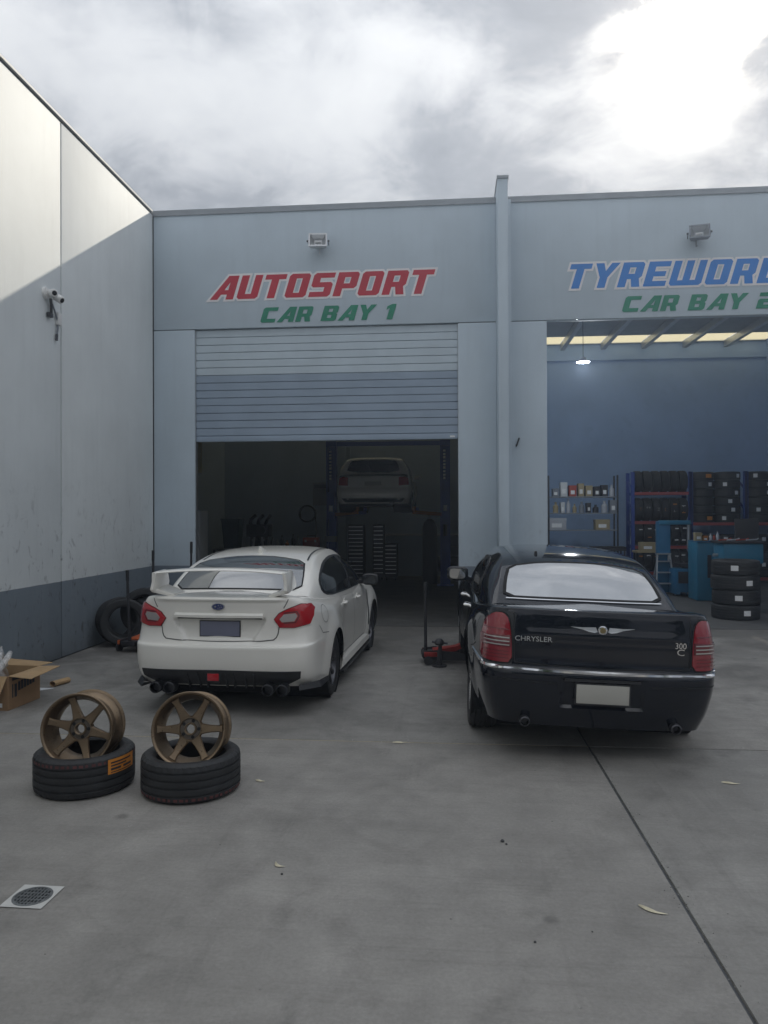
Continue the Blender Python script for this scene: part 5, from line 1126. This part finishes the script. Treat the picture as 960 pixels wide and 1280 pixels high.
def hatchback():
    rows = [(.22, .17, .2, .08, 3.7, .78), (.34, .3, .3, .02, 3.78, .82), (.48, .45, .45, .0, 3.8, .84), (.58, .6, .58, .02, 3.79, .845), (.66, .7, .66, .06, 3.75, .84), (.78, .80, .74, .08, 3.7, .83), (.90, .88, .8, .10, 3.55, .815), (.96, .93, .84, .13, 3.4, .79), (.985, .95, .86, .2, 3.3, .76)]
    low = Net(low_net(rows, uax=(.72, 3.12), bow=.8), sym_cols=True)
    g = [[(.16, .76, .90), (.3, .79, .92), (.55, .80, .92), (1.3, .81, .9), (1.9, .81, .88), (2.4, .80, .86), (2.9, .76, .84)], [(.15, .74, .98), (.28, .76, 1.12), (.55, .765, 1.15), (1.3, .77, 1.16), (1.9, .76, 1.14), (2.4, .75, 1.02), (2.9, .73, .9)],
         [(.15, .70, 1.0), (.27, .67, 1.24), (.50, .64, 1.40), (1.3, .63, 1.44), (1.8, .63, 1.40), (2.35, .65, 1.18), (2.9, .68, .93)], [(.14, .62, 1.01), (.25, .58, 1.26), (.47, .55, 1.45), (1.3, .53, 1.49), (1.8, .53, 1.45), (2.35, .56, 1.21), (2.9, .6, .95)],
         [(.12, .33, 1.015), (.23, .31, 1.27), (.44, .30, 1.475), (1.3, .29, 1.515), (1.8, .29, 1.475), (2.35, .31, 1.24), (2.9, .33, .965)], [(.115, 0, 1.017), (.225, 0, 1.275), (.43, 0, 1.48), (1.3, 0, 1.52), (1.8, 0, 1.48), (2.35, 0, 1.245), (2.9, 0, .97)]]
    gr = Net(g, sym_rows=True)
    root, body = make_car('white_hatchback', 'small white hatchback raised high on the blue two-post lift', (-1.86, 18.15, 1.93), 0, low, gr, 'pearl', (.72, 3.12, .72, .29, .18, .19, 8, 'gunmetal'), dict(crown=.01, arch=.315, well=.83))
    root.scale = (1.12, 1, .92)
    rear = Surf(low, 'rear', (0, 8, 0, 4.)); grear = Surf(gr, 'rear', (1.7, 5, 0, 2.2)); gside = Surf(gr, 'side', (0, 2.6, .4, 6))
    patch('rear_window', grear, [(-.60, 1.05), (.60, 1.05), (.54, 1.30), (.46, 1.40), (-.46, 1.40), (-.54, 1.30)], .006, 'glass_tint', root, rings=6)
    for s in (-1, 1):
        patch('tail_light', rear, [(s * a, b) for a, b in [(.56, .70), (.56, .92), (.68, .94), (.76, .90), (.775, .72)]], .01, 'lens_red', root, rings=4, chaikin=0)
        patch('side_window', gside, [(.55, 1.0), (.62, 1.25), (.9, 1.34), (1.5, 1.36), (1.9, 1.28), (2.3, 1.05), (2.4, .97)], .006, 'glass_tint', root, side=s, rings=5)
        MB().box(s * .90 - .08, s * .90 + .08, 2.28, 2.40, .96, 1.08).obj('door_mirror', 'pearl', root, bevel=.02)
    patch('lower_bumper', rear, [(-.70, .36), (.70, .36), (.62, .26), (-.62, .26)], .006, 'blackpl', root, rings=3, chaikin=0)
    MB().box(-.185, .185, .005, .05, .70, .81).obj('number_plate', 'plate_l', root)
    MB().tube([(.42, .0, .24), (.42, .4, .24)], .035, 12).obj('exhaust_tip', 'steel_d', root)
    MB().tube([(-.75, .72, .28), (.75, .72, .28)], .05, 8).obj('rear_axle', 'steel_d', root)
hatchback()

def tool_chest(x0, x1, y, H, n, label, col='junk_k'):
    t = thing('tool_chest', label, 'tool chest', ((x0 + x1) / 2, y, 0), 0, 'tool chests at the back of the first bay'); w = (x1 - x0) / 2
    MB().box(-w, w, 0, .45, .10, H).obj('cabinet', col, t, bevel=.006)
    hs = (H - .16) / n
    for k in range(n):
        z = .13 + k * hs
        d = MB().box(-w + .015, w - .015, -.018, -.001, z, z + hs - .012).obj('drawer', col, t); MB().box(-w + .03, w - .03, -.038, -.0185, z + hs - .040, z + hs - .018).obj('drawer_handle', 'tin', d)
    for s in (-1, 1): MB().lathe([(0, -.02), (.05, -.02), (.05, .02), (0, .02)], 12, 'x', (s * (w - .06), .1, .05)).obj('caster', 'junk_k', t)
    return t
tool_chest(-2.86, -2.40, 20.9, 1.58, 13, 'tall black tool chest with silver drawer pulls left of the lift post gap')
tool_chest(-2.16, -1.84, 21.0, 1.58, 12, 'narrow black tool chest with silver drawer pulls between two wider ones')
tool_chest(-1.82, -1.46, 20.9, 1.04, 8, 'low black tool chest with silver drawer pulls at the right end of its row')

wc = thing('white_cabinet', 'tall narrow white steel cabinet just inside the roller door at left', 'cabinet', (-5.30, 15.0, 0))
MB().box(-.25, .17, 0, .5, .05, 1.95).obj('carcass', 'cabwhite', wc, bevel=.008); MB().box(-.23, .15, -.02, -.001, .10, 1.92).obj('door', 'cabwhite', wc, bevel=.004); MB().box(.10, .125, -.04, -.021, .95, 1.15).obj('handle', 'steel_d', wc)
for z in (1.50, 1.68): MB().box(.0, .12, -.024, -.0205, z, z + .1).obj('sticker', 'junk_k', wc)
nb = thing('notice_board', 'yellowish notice board high up inside the roller door at left', 'notice board', (-5.52, 16.0, 2.79)); MB().box(-.40, .09, 0, .02, 0, .75).obj('board', 'notice', nb); MB().box(-.42, .11, -.008, -.001, -.02, .0).box(-.42, .11, -.008, -.001, .75, .77).obj('frame', 'tin', nb)
MB().tube([(-.15, .01, .75), (-.15, .01, 2.0)], .008, 6).obj('hanging_wire', 'steel_d', nb)

def bench(x0, x1, y, d, H, label, topm='junk_g', name='workbench'):
    t = thing(name, label, 'bench', ((x0 + x1) / 2, y, 0)); w = (x1 - x0) / 2
    MB().box(-w, w, 0, d, H - .05, H).obj('bench_top', topm, t, bevel=.004)
    for sx in (-1, 1):
        for sy in (.04, d - .1): MB().box(sx * (w - .05) - .03, sx * (w - .05) + .03, sy, sy + .06, 0, H - .051).obj('leg', 'steel_d', t)
    MB().box(-w + .09, w - .09, .05, d - .05, .2, .23).obj('shelf', topm, t); return t
def bottle(x, y, z, r, h, m, label, group):
    t = MB().lathe([(0, 0), (r, 0), (r, h * .62), (r * .4, h * .78), (r * .38, h * .9), (r * .42, h * .9), (r * .42, h), (0, h)], 14).obj('bottle', m, None, smooth=True, sharp=40); t.location = (x, y, z); return tag(t, label, 'bottle', group)
def carton(x, y, z, sx, sy, sz, m, label, rz=0., group=None, name='carton'):
    t = thing(name, label, 'carton', (x, y, z), rz, group); MB().box(-sx / 2, sx / 2, 0, sy, 0.001, sz).obj('body', m, t, bevel=.004)
    MB().box(-sx / 2 - .003, sx / 2 + .003, -.003, sy + .003, sz * .72, sz + .004).obj('lid', m, t); MB().box(-sx * .3, sx * .25, -.006, -.0035, sz * .2, sz * .55).obj('label', 'lbl', t); return t
def toolbox(x, y, z, w, h, m, label, group=None):
    t = thing('toolbox', label, 'toolbox', (x, y, z), 0, group)
    MB().box(-w / 2, w / 2, 0, .24, 0.001, h * .7).obj('tray', m, t, bevel=.01)
    MB().add([(-w / 2, 0, h * .7 + .002), (w / 2, 0, h * .7 + .002), (w / 2, .24, h * .7 + .002), (-w / 2, .24, h * .7 + .002), (-w / 2, .07, h), (w / 2, .07, h), (w / 2, .17, h), (-w / 2, .17, h)], [(0, 1, 5, 4), (1, 2, 6, 5), (2, 3, 7, 6), (3, 0, 4, 7), (4, 5, 6, 7)]).obj('lid', m, t)
    MB().tube([(-w * .25, .12, h), (-w * .25, .12, h + .05), (w * .25, .12, h + .05), (w * .25, .12, h)], .012, 6).obj('handle', 'junk_k', t)
    for s in (-1, 1): MB().box(s * w * .3 - .025, s * w * .3 + .025, -.012, -.001, h * .58, h * .78).obj('latch', 'tin', t)
    return t
bench(-6.7, -3.6, 20.6, .7, .92, 'long grey workbench cluttered with parts along the back of the first bay')
bn = thing('plastic_bin', 'tall dark teal plastic bin standing on the cluttered workbench', 'bin', (-6.2, 20.75, .921)); MB().add([(-.2, 0, .0), (.2, 0, .0), (.2, .4, 0), (-.2, .4, 0), (-.26, -.05, .8), (.26, -.05, .8), (.26, .45, .8), (-.26, .45, .8)], [(3, 2, 1, 0), (0, 1, 5, 4), (1, 2, 6, 5), (2, 3, 7, 6), (3, 0, 4, 7)]).obj('tub', 'teal', bn); MB().box(-.28, .28, -.07, .47, .80, .84).obj('lid', 'teal', bn, bevel=.01)
toolbox(-5.4, 20.75, .921, .5, .34, 'junk_k', 'black toolbox beside the teal bin on the long workbench'); toolbox(-3.9, 20.75, .921, .46, .30, 'junk_r', 'dull red toolbox at the right end of the long workbench')
for i, (x, m, h) in enumerate(((-5.0, 'junk_g', .32), (-4.86, 'junk_w', .25), (-4.72, 'junk_k', .36), (-4.58, 'junk_o', .22), (-4.4, 'junk_k', .40), (-4.26, 'junk_g', .34))):
    bottle(x, 20.8, .921, .055, h, m, ['short grey bottle at the left end of the row', 'pale white bottle second in the row', 'black bottle third in the row', 'stubby orange bottle fourth in the row', 'tall black bottle fifth in the row', 'grey bottle at the right end of the row'][i] + ' on the long workbench', 'fluid bottles on the workbench')
es = thing('engine_stand', 'dark engine on a pale A-legged stand in the first bay', 'engine stand', (-5.05, 19.4, 0))
for s in (-1, 1): MB().bar((s * .10, 0, 1.28), (s * .26, -.1, .0), .05, .05).obj('leg', 'tin', es)
MB().bar((0, .1, 1.25), (0, .55, .0), .05, .05).obj('leg', 'steel_d', es)
eb = MB().box(-.30, .30, -.12, .38, 1.28, 1.62).obj('engine_block', 'junk_k', es, bevel=.03)
for k in range(3): MB().tube([(-.2 + k * .2, -.05, 1.60), (-.16 + k * .22, -.14, 1.74), (-.05 + k * .2, -.05, 1.86)], .045, 8).obj('manifold_pipe', 'steel_d', eb, smooth=True)
MB().lathe([(0, -.03), (.12, -.03), (.12, .03), (0, .03)], 18, 'y', (.12, -.16, 1.46)).obj('pulley', 'steel_d', eb)
gc = thing('gas_cylinder', 'dark upright cylinder near the right post of the lift', 'cylinder', (-.52, 20.2, 0)); MB().lathe([(0, 0), (.19, 0), (.20, .02), (.20, 1.5), (.16, 1.66), (.06, 1.74), (0, 1.74)], 24).obj('tank', 'junk_k', gc, smooth=True); MB().tube([(0, 0, 1.74), (0, 0, 1.9)], .04, 10).obj('valve', 'steel', gc)
crate_spots = ((-5.05, 14.6, .0, .5, .42, .38, 'junk_g', 'grey carton on the floor beside the white cabinet'), (-5.0, 14.65, .385, .34, .3, .24, 'junk_r', 'red carton on top of the grey one by the white cabinet'), (-4.62, 14.9, 0., .40, .34, .50, 'junk_k', 'black carton on the floor right of the red one'), (-4.66, 14.95, .51, .26, .24, .2, 'junk_o', 'orange carton on the black one inside the roller door'))
for q in crate_spots: carton(*q)
ac = thing('air_compressor', 'dark horizontal air compressor low at the back right of the first bay', 'compressor', (.15, 21.4, 0)); MB().tube([(-.6, 0, .45), (.3, 0, .45)], .22, 20).obj('tank', 'junk_k', ac, smooth=True, sharp=50); MB().box(-.4, .1, -.12, .12, .68, .95).obj('pump', 'junk_g', ac, bevel=.02); MB().box(-.55, -.5, -.15, .15, 0, .3).box(.2, .25, -.15, .15, 0, .3).obj('foot', 'junk_k', ac)
wb_ = thing('wall_rail', 'long pale conduit rail low along the back wall of the first bay', 'conduit', (-1.0, 22.45, 1.25)); MB().tube([(-1.2, 0, 0), (1.5, 0, 0)], .03, 8).obj('pipe', 'steel', wb_); MB().box(.3, .45, -.05, .03, -.1, .12).obj('outlet', 'lbl', wb_)

toolbox(-4.35, 18.6, .001, .6, .42, 'junk_k', 'large black toolbox on the floor left of the left lift post'); toolbox(-4.30, 18.62, .425, .42, .30, 'junk_r', 'red toolbox on top of the large black one by the left lift post')
carton(-3.75, 20.2, 0.001, .5, .4, .62, 'junk_g', 'tall grey carton on the floor behind the left lift post'); carton(-5.6, 18.9, .001, .55, .4, .55, 'tan', 'tan carton on the floor in front of the engine stand'); carton(-5.62, 18.95, .566, .38, .3, .26, 'junk_o', 'orange carton on the tan one in front of the engine stand')
dm = thing('oil_drum', 'dark teal lubricant drum on the floor between the bench and the white cabinet', 'drum', (-6.2, 18.2, 0)); MB().lathe([(0, .0), (.28, 0), (.29, .02), (.28, .28), (.295, .30), (.28, .32), (.28, .58), (.295, .60), (.28, .62), (.29, .88), (.27, .88), (.27, .86), (0, .86)], 28).obj('shell', 'teal', dm, smooth=True, sharp=30); MB().tube([(.12, 0, .861), (.12, 0, .89)], .03, 10).obj('bung', 'steel', dm)
hr = thing('hose_reel', 'black coiled air hose hanging on the back wall of the first bay', 'hose', (-4.3, 22.40, 1.9)); MB().lathe([(.22, -.05), (.27, -.05), (.27, .05), (.22, .05)], 24, 'y', closed=True).obj('coil', 'junk_k', hr, smooth=True); MB().tube([(.25, 0, -.1), (.28, -.02, -.6), (.22, -.02, -.95)], .018, 8).obj('tail', 'junk_k', hr)
for x, z, w, h, m, nm in ((-3.9, 2.5, .5, .7, 'junk_g', 'grey poster with a dark heading on the back wall left of the downpipe'), (-2.4, 2.6, .7, .5, 'junk_w', 'pale poster on the back wall right of the downpipe')):
    ps = thing('poster', nm, 'poster', (x, 22.495, z)); MB().box(-w / 2, w / 2, -.006, -.001, -h / 2, h / 2).obj('sheet', m, ps); MB().box(-w * .42, w * .42, -.009, -.0065, h * .25, h * .42).obj('heading', 'junk_k', ps)
# grit blown along the joints and the foot of the wall
for nm, m, n_, lab in (('dark_grit', 'stone', 700, 'fine dark grit scattered on the concrete yard'), ('pale_grit', 'frame_c', 420, 'fine pale grit scattered on the concrete yard')):
    rg_ = random.Random(len(nm)); V, F = [], []
    for i in range(n_):
        q = rg_.random(); r = rg_.uniform(.0015, .0042)
        if q < .30: x, y = 1.095 + rg_.gauss(0, .03), rg_.uniform(1.8, 6.0)
        elif q < .45: x, y = rg_.uniform(-4.9, 4), 6.03 + rg_.gauss(0, .05)
        elif q < .60: x, y = -5.0 + abs(rg_.gauss(0, .12)), rg_.uniform(4, 12)
        else: x, y = rg_.uniform(-4.5, 4.5), rg_.uniform(2.2, 9)
        k = len(V); a = rg_.uniform(0, 6); V += [(x + r * math.cos(a + t) * rg_.uniform(.7, 1.5), y + r * math.sin(a + t) * rg_.uniform(.7, 1.5), .0005) for t in (0, 2.1, 4.2)] + [(x, y, r * 1.1)]
        F += [(k, k + 1, k + 3), (k + 1, k + 2, k + 3), (k + 2, k, k + 3)]
    tag(MB().add(V, F).obj(nm, m, None, recalc=False), lab, kind='stuff')

# ================================================================== BAY 2
hb = thing('bay_lamp', 'small lit white high-bay lamp hanging in the open bay', 'lamp', (2.83, 16, 5.06)); MB().lathe([(0, .10), (.05, .10), (.06, .06), (.14, .0), (.135, -.005), (.05, .05), (0, .055)], 24).obj('shade', 'junk_w', hb, smooth=True); MB().disc((0, 0, .004), .125, 24).obj('bulb', 'lampon', hb); MB().tube([(0, 0, .10), (0, 0, 1.8)], .006, 6).obj('cable', 'junk_k', hb)
pl_ = bpy.data.lights.new('bay_lamp_light', 'POINT'); pl_.energy = 60; pl_.shadow_soft_size = .12; pl_.color = (.9, .95, 1); po = bpy.data.objects.new('bay_lamp_light', pl_); C.objects.link(po); po.parent = hb; po.location = (0, 0, -.14)

def rack(x0, x1, y, zs, label):
    t = thing('tyre_rack', label, 'rack', ((x0 + x1) / 2, y, 0), 0, 'tyre racks in the open bay'); w = (x1 - x0) / 2
    for sx in (-1, 1):
        for yy in (0, .55): MB().box(sx * w - .045, sx * w + .045, yy, yy + .07, 0, 2.98).obj('post', 'rack_blue', t)
        for k in range(5): MB().bar((sx * w, .07, .3 + k * .55), (sx * w, .55, .55 + k * .55), .03, .03).obj('brace', 'rack_blue', t)
    for z in zs:
        for yy in (.0, .56): MB().box(-w + .046, w - .046, yy, yy + .05, z - .08, z).obj('beam', 'beam_red' if yy == 0 else 'rack_blue', t)
    return t
rack(4.92, 6.42, 20.5, (.30, 1.0, 1.66, 2.44), 'blue rack with red beams and upright tyres left of the others')
rack(6.44, 7.84, 20.5, (.16, 1.62), 'blue rack with stacked flat tyres and orange labels in the middle')
rack(7.86, 9.15, 20.5, (.16, 1.62), 'blue rack with stacked flat tyres at the right of the open bay')
def tyre_label(o, mtx_loc, w, h, m):
    l = MB().box(-w / 2, w / 2, -.003, 0, -h / 2, h / 2).obj('label', m, o); l.matrix_world = mtx_loc; return l
rnd = random.Random(5); ORD = ('first', 'second', 'third', 'fourth', 'fifth', 'sixth', 'seventh', 'eighth', 'ninth', 'tenth', 'eleventh', 'twelfth')
NM = dict(junk_w='white', junk_g='grey', junk_k='black', junk_r='red', tan='tan', cabwhite='pale grey', junk_o='orange')
for z in (.30, 1.0, 1.66, 2.44):
    for k in range(6):
        x = 5.09 + k * .236
        s = .95 if z < 2 else .88
        o = put_tyre(Matrix.Translation((x, 20.80, z + .33 * s + .001)) @ Matrix.Rotation(math.pi / 2, 4, 'Y'), f'{ORD[k]} upright black tyre from the left on the {["lowest", "second", "third", "top"][(.30, 1.0, 1.66, 2.44).index(z)]} shelf of the left rack', f'upright tyres in the left rack')
        o.scale = (s, s, s * .98)
        for zz in ((.1, -.08) if rnd.random() < .6 else (.05,)):
            lz = z + .33 * s + zz + rnd.uniform(-.06, .06); yy = 20.80 - math.sqrt(max(.01, (.33 * s) ** 2 - (lz - z - .33 * s) ** 2)) - .004
            l = MB().box(-.05, .05, -.004, 0, -.045, .045).obj('label', 'lbl' if rnd.random() < .75 else 'orange', o); l.matrix_world = Matrix.Translation((x + rnd.uniform(-.04, .04), yy, lz))
for xc, nm in ((6.80, 'left column'), (7.48, 'right column'), (8.25, 'far right column')):
    for z, n in ((.16, 5), (1.62, 6)):
        for k in range(n):
            zz = z + .113 + k * .226
            o = put_tyre(Matrix.Translation((xc + rnd.uniform(-.02, .02), 20.84, zz)) @ Matrix.Rotation(rnd.uniform(0, 6), 4, 'Z'), f'black flat tyre, {nm} in the racks, {"lower" if z < 1 else "upper"} stack, {ORD[k]} from below', 'flat tyres in the racks')
            if rnd.random() < .8:
                a = R(-90) + rnd.uniform(-.6, .6); orange = xc < 7 and rnd.random() < .75
                w_ = .16 if orange else .10
                l = MB().box(-w_ / 2, w_ / 2, -.004, 0, -.05, .05).obj('label', 'orange' if orange else 'lbl', o)
                l.matrix_world = Matrix.Translation((xc + .338 * math.cos(a), 20.84 + .338 * math.sin(a), zz)) @ Matrix.Rotation(a + math.pi / 2, 4, 'Z')
# stack of four at the bay mouth
for k, (a, nm) in enumerate(((-82, 'lowest'), (-104, 'second lowest'), (-74, 'second highest'), (-112, 'topmost'))):
    dx = (.0, .012, -.01, .004)[k]; zz = .130 + k * .258
    t = tyre_mb(.395, .257, .24, 72, 4).obj('tyre', 'rubber', None, smooth=True, sharp=28); t.location = (5.035 + dx, 13.66, zz + .001)
    tag(t, f'{nm} black tyre with a white label in the stack of four by the bay', 'tyre', 'stack of four tyres')
    wrap_label(t, .395, R(a) - .15, R(a) + .15, -.045, .045, 'lbl')
# shelf with supplies
sf = thing('supply_shelf', 'open shelf unit with supplies at the back left of the open bay', 'shelf', (3.44, 19.5, 0))
for x in (-.88, .86):
    for y in (0, .4): MB().box(x - .02, x + .02, y, y + .04, 0, 2.85).obj('upright', 'steel_d', sf)
for z in (.45, .95, 1.42, 1.86, 2.28): MB().box(-.86, .84, .0, .44, z, z + .03).obj('shelf_board', 'junk_g', sf)
pal = ['junk_w', 'junk_g', 'junk_k', 'junk_r', 'tan', 'junk_k', 'junk_g', 'cabwhite']
for z in (1.891, 2.311):
    x = -.78; k = 0
    while x < .72:
        w = rnd.uniform(.10, .24); h = rnd.uniform(.20, .37); m = pal[rnd.randrange(8)]
        lvl = 'upper' if z > 2 else 'middle'
        if rnd.random() < .45: bottle(3.44 + x + w / 2, 19.62, z, w * .38, h, m, f'{NM[m]} bottle, {ORD[k]} item from the left on the {lvl} board of the supply shelf', f'bottles on the {lvl} board of the supply shelf')
        else: carton(3.44 + x + w / 2, 19.54, z, w * .85, .25, h, m, f'{NM[m]} carton, {ORD[k]} item from the left on the {lvl} board of the supply shelf', 0, f'cartons on the {lvl} board of the supply shelf')
        x += w + .02; k += 1
carton(2.78, 19.53, 1.451, .46, .3, .30, 'junk_w', 'pale grey box at the left end of the supply shelf, under the stocked boards')
carton(3.93, 19.53, 1.451, .36, .3, .26, 'tan', 'tan box at the right end of the supply shelf')
# tyre changer
tc = thing('tyre_changer', 'blue tyre changing machine with a tall column in the open bay', 'tyre changer', (5.12, 17.0, 0))
MB().box(-.10, .50, .1, .75, .05, .62).obj('body', 'mach_blue', tc, bevel=.02); MB().box(-.33, -.05, .62, .86, .05, 1.68).obj('column', 'mach_blue', tc, bevel=.02); MB().box(-.30, .40, .60, .74, 1.60, 1.70).obj('arm', 'mach_blue2', tc, bevel=.015)
MB().tube([(.36, .66, 1.05), (.36, .66, 1.66)], .035, 10).obj('mounting_rod', 'steel', tc); MB().lathe([(0, 0), (.26, 0), (.26, .03), (.06, .04), (0, .04)], 24, 'z', (.22, .42, .70)).obj('turntable', 'steel_d', tc); MB().tube([(.22, .42, .62), (.22, .42, .70)], .09, 12).obj('spindle', 'steel_d', tc)
for k in range(3): MB().box(.0 + k * .14, .09 + k * .14, .0, .1, .06, .10).obj('pedal', 'steel_d', tc)
MB().box(-.04, .44, .092, .0995, .30, .56).obj('recess_panel', 'junk_k', tc)
tb = thing('machine_cabinet', 'bright teal steel cabinet with a dark slot and parts on top', 'cabinet', (5.47, 16.2, 0))
cb = MB().box(-.27, .28, 0, .60, .02, 1.24).obj('carcass', 'mach_blue2', tb, bevel=.012); MB().box(-.06, .02, -.008, -.001, .50, .98).obj('slot', 'junk_k', cb); MB().box(-.27, .28, -.02, .6, 1.245, 1.275).obj('top_tray', 'mach_blue', tb)
for i, (dx, m, h, w) in enumerate((( -.20, 'tan', .17, .14), (-.06, 'junk_o', .10, .10), (.05, 'junk_w', .16, .06), (.12, 'junk_r', .13, .06), (.19, 'junk_w', .19, .07), (.25, 'junk_k', .12, .05))):
    if i < 2: carton(5.47 + dx, 16.3, 1.276, w, .14, h, m, ('tan' if i == 0 else 'orange') + ' little carton on top of the teal cabinet')
    else: bottle(5.47 + dx, 16.32, 1.276, w / 2, h, m, {2: 'white slim bottle left on the teal cabinet', 3: 'red bottle on the teal cabinet between two white ones', 4: 'tall white bottle right of the red one on the teal cabinet', 5: 'black short bottle at the right edge of the teal cabinet'}[i], 'bottles on the teal cabinet')
wl = thing('wheel_balancer', 'teal wheel balancer with a dark tool tray behind the tyre stack', 'wheel balancer', (5.50, 14.6, 0))
MB().box(-.33, .40, 0, .55, .90, 1.28).obj('body', 'mach_blue2', wl, bevel=.02); MB().box(-.28, .35, .03, .5, .02, .899).obj('pedestal', 'junk_k', wl); MB().box(-.37, .44, -.04, .6, 1.285, 1.33).obj('weight_tray', 'junk_k', wl, bevel=.008); MB().box(.0, .44, .3, .36, 1.34, 1.75).obj('display', 'junk_k', wl, bevel=.015); MB().tube([(-.33, .3, 1.05), (-.42, .3, 1.05)], .03, 10).obj('shaft', 'steel', wl)
for i, (dx, m) in enumerate(((-.3, 'junk_r'), (-.15, 'junk_w'), (.02, 'junk_r'), (.2, 'junk_w'))):
    o = MB().tube([(dx - .1, .02, 0), (dx + .12, .1, .01), (dx + .16, .12, .03)], .014, 8).obj('hand_tool', m); o.location = (5.50, 14.62, 1.345); tag(o, {0: 'red-handled tool at the left of the balancer tray', 1: 'white-handled tool second from left on the balancer tray', 2: 'red-handled tool in the middle of the balancer tray', 3: 'white-handled tool at the right of the balancer tray'}[i], 'tool', 'hand tools on the balancer tray')
ld = thing('step_ladder', 'small aluminium step ladder standing open beside the blue machine', 'ladder', (4.885, 17.5, 0))
for s in (-1, 1): MB().bar((s * .14, .05, .92), (s * .21, -.12, 0), .03, .05).obj('stile', 'tin', ld); MB().bar((s * .12, .08, .90), (s * .18, .42, 0), .025, .03).obj('rear_leg', 'tin', ld)
for z in (.25, .5, .75): f = 1 - z / .92; MB().box(-.15 - .05 * f, .15 + .05 * f, -.09 * f + .0, .05 - .09 * f + .06, z, z + .025).obj('step', 'tin', ld)
MB().box(-.16, .16, .0, .12, .92, .95).obj('top_step', 'tin', ld)
dk = thing('service_trolley', 'dark low trolley behind the black saloon at the open bay', 'trolley', (3.9, 18.6, 0)); MB().box(-.4, .4, 0, .45, .15, .20).obj('lower_tray', 'junk_k', dk); MB().box(-.4, .4, 0, .45, .95, 1.05).obj('upper_tray', 'junk_k', dk)
for x in (-.38, .35):
    for y in (.0, .41): MB().box(x, x + .03, y, y + .03, .201, .949).obj('post', 'steel_d', dk)
t5 = bench(4.55, 5.3, 18.7, .4, .95, 'small tan-topped table behind the step ladder', 'tan', 'side_table'); carton(4.86, 18.75, .951, .36, .25, .2, 'tan', 'pale tan carton on the small table behind the step ladder')

# ================================================================== TREES ACROSS THE ROAD (behind the camera, mirrored in the paint)
def tree(x, y, H, rad, seed, label):
    rr = random.Random(seed); t = thing('tree', label, 'tree', (x, y, 0), 0, 'trees across the road')
    mb = MB(); mb.tube([(0, 0, 0), (.1, .05, H * .25), (-.05, .1, H * .5), (.05, 0, H * .8)], [.22, .17, .12, .04], 10)
    for k in range(7):
        a = k * 2.4; z = H * (.3 + .07 * k); mb.tube([(0, 0, z), (math.cos(a) * rad * .35, math.sin(a) * rad * .35, z + H * .08), (math.cos(a) * rad * .7, math.sin(a) * rad * .7, z + H * .16)], [.07, .05, .02], 6)
    mb.obj('trunk', 'bark', t, smooth=True)
    cl = [(rr.gauss(0, rad * .45), rr.gauss(0, rad * .45), H * rr.uniform(.35, .95), rr.uniform(.5, 1.0) * rad * .42) for _ in range(26)]
    V, F = [], []
    for i in range(5200):
        cx, cy, cz, cr = rr.choice(cl); d = Vector((rr.gauss(0, 1), rr.gauss(0, 1), rr.gauss(0, .8))).normalized() * cr * rr.uniform(.5, 1.05); p = Vector((cx, cy, cz)) + d
        a = Vector((rr.gauss(0, 1), rr.gauss(0, 1), rr.gauss(0, 1))).normalized() * .24; b = a.orthogonal().normalized() * .11
        k = len(V); V += [p - a, p + b, p + a, p - b]; F.append((k, k + 1, k + 2, k + 3))
    MB().add(V, F).obj('crown', 'foliage', t, recalc=False)['kind'] = 'stuff'
for i, (x, y, H, rd) in enumerate(((-9, -17, 9.5, 3.4), (-3.6, -18, 8.6, 3.2), (1.2, -17, 9.4, 3.4), (6.4, -18, 8.2, 3.2), (19, -18, 10.0, 3.6))):
    tree(x, y, H, rd, 11 + i, ['tall broad tree at the far left across the road', 'middling tree second from the left across the road', 'dense tree in the middle across the road', 'lowest tree across the road', 'tallest tree at the far right across the road'][i])

FLARE_DENSITY = .0036  # volume added to veil the scene the way lens flare does
hz = MB().box(-186, 186, -186, 186, -1.7, 12.5).obj('flare_veil', 'ground'); tag(hz, 'thin pale veil added to imitate lens flare', kind='stuff')
hm = bpy.data.materials.new('flare_haze'); hm.use_nodes = True; nt = hm.node_tree; nt.nodes.clear()
ho = nt.nodes.new('ShaderNodeOutputMaterial'); hv = nt.nodes.new('ShaderNodeVolumePrincipled'); hv.inputs['Color'].default_value = (.62, .76, 1., 1); hv.inputs['Density'].default_value = FLARE_DENSITY; hv.inputs['Anisotropy'].default_value = .6
lk(nt, hv.outputs[0], ho.inputs['Volume']); hz.data.materials[0] = hm
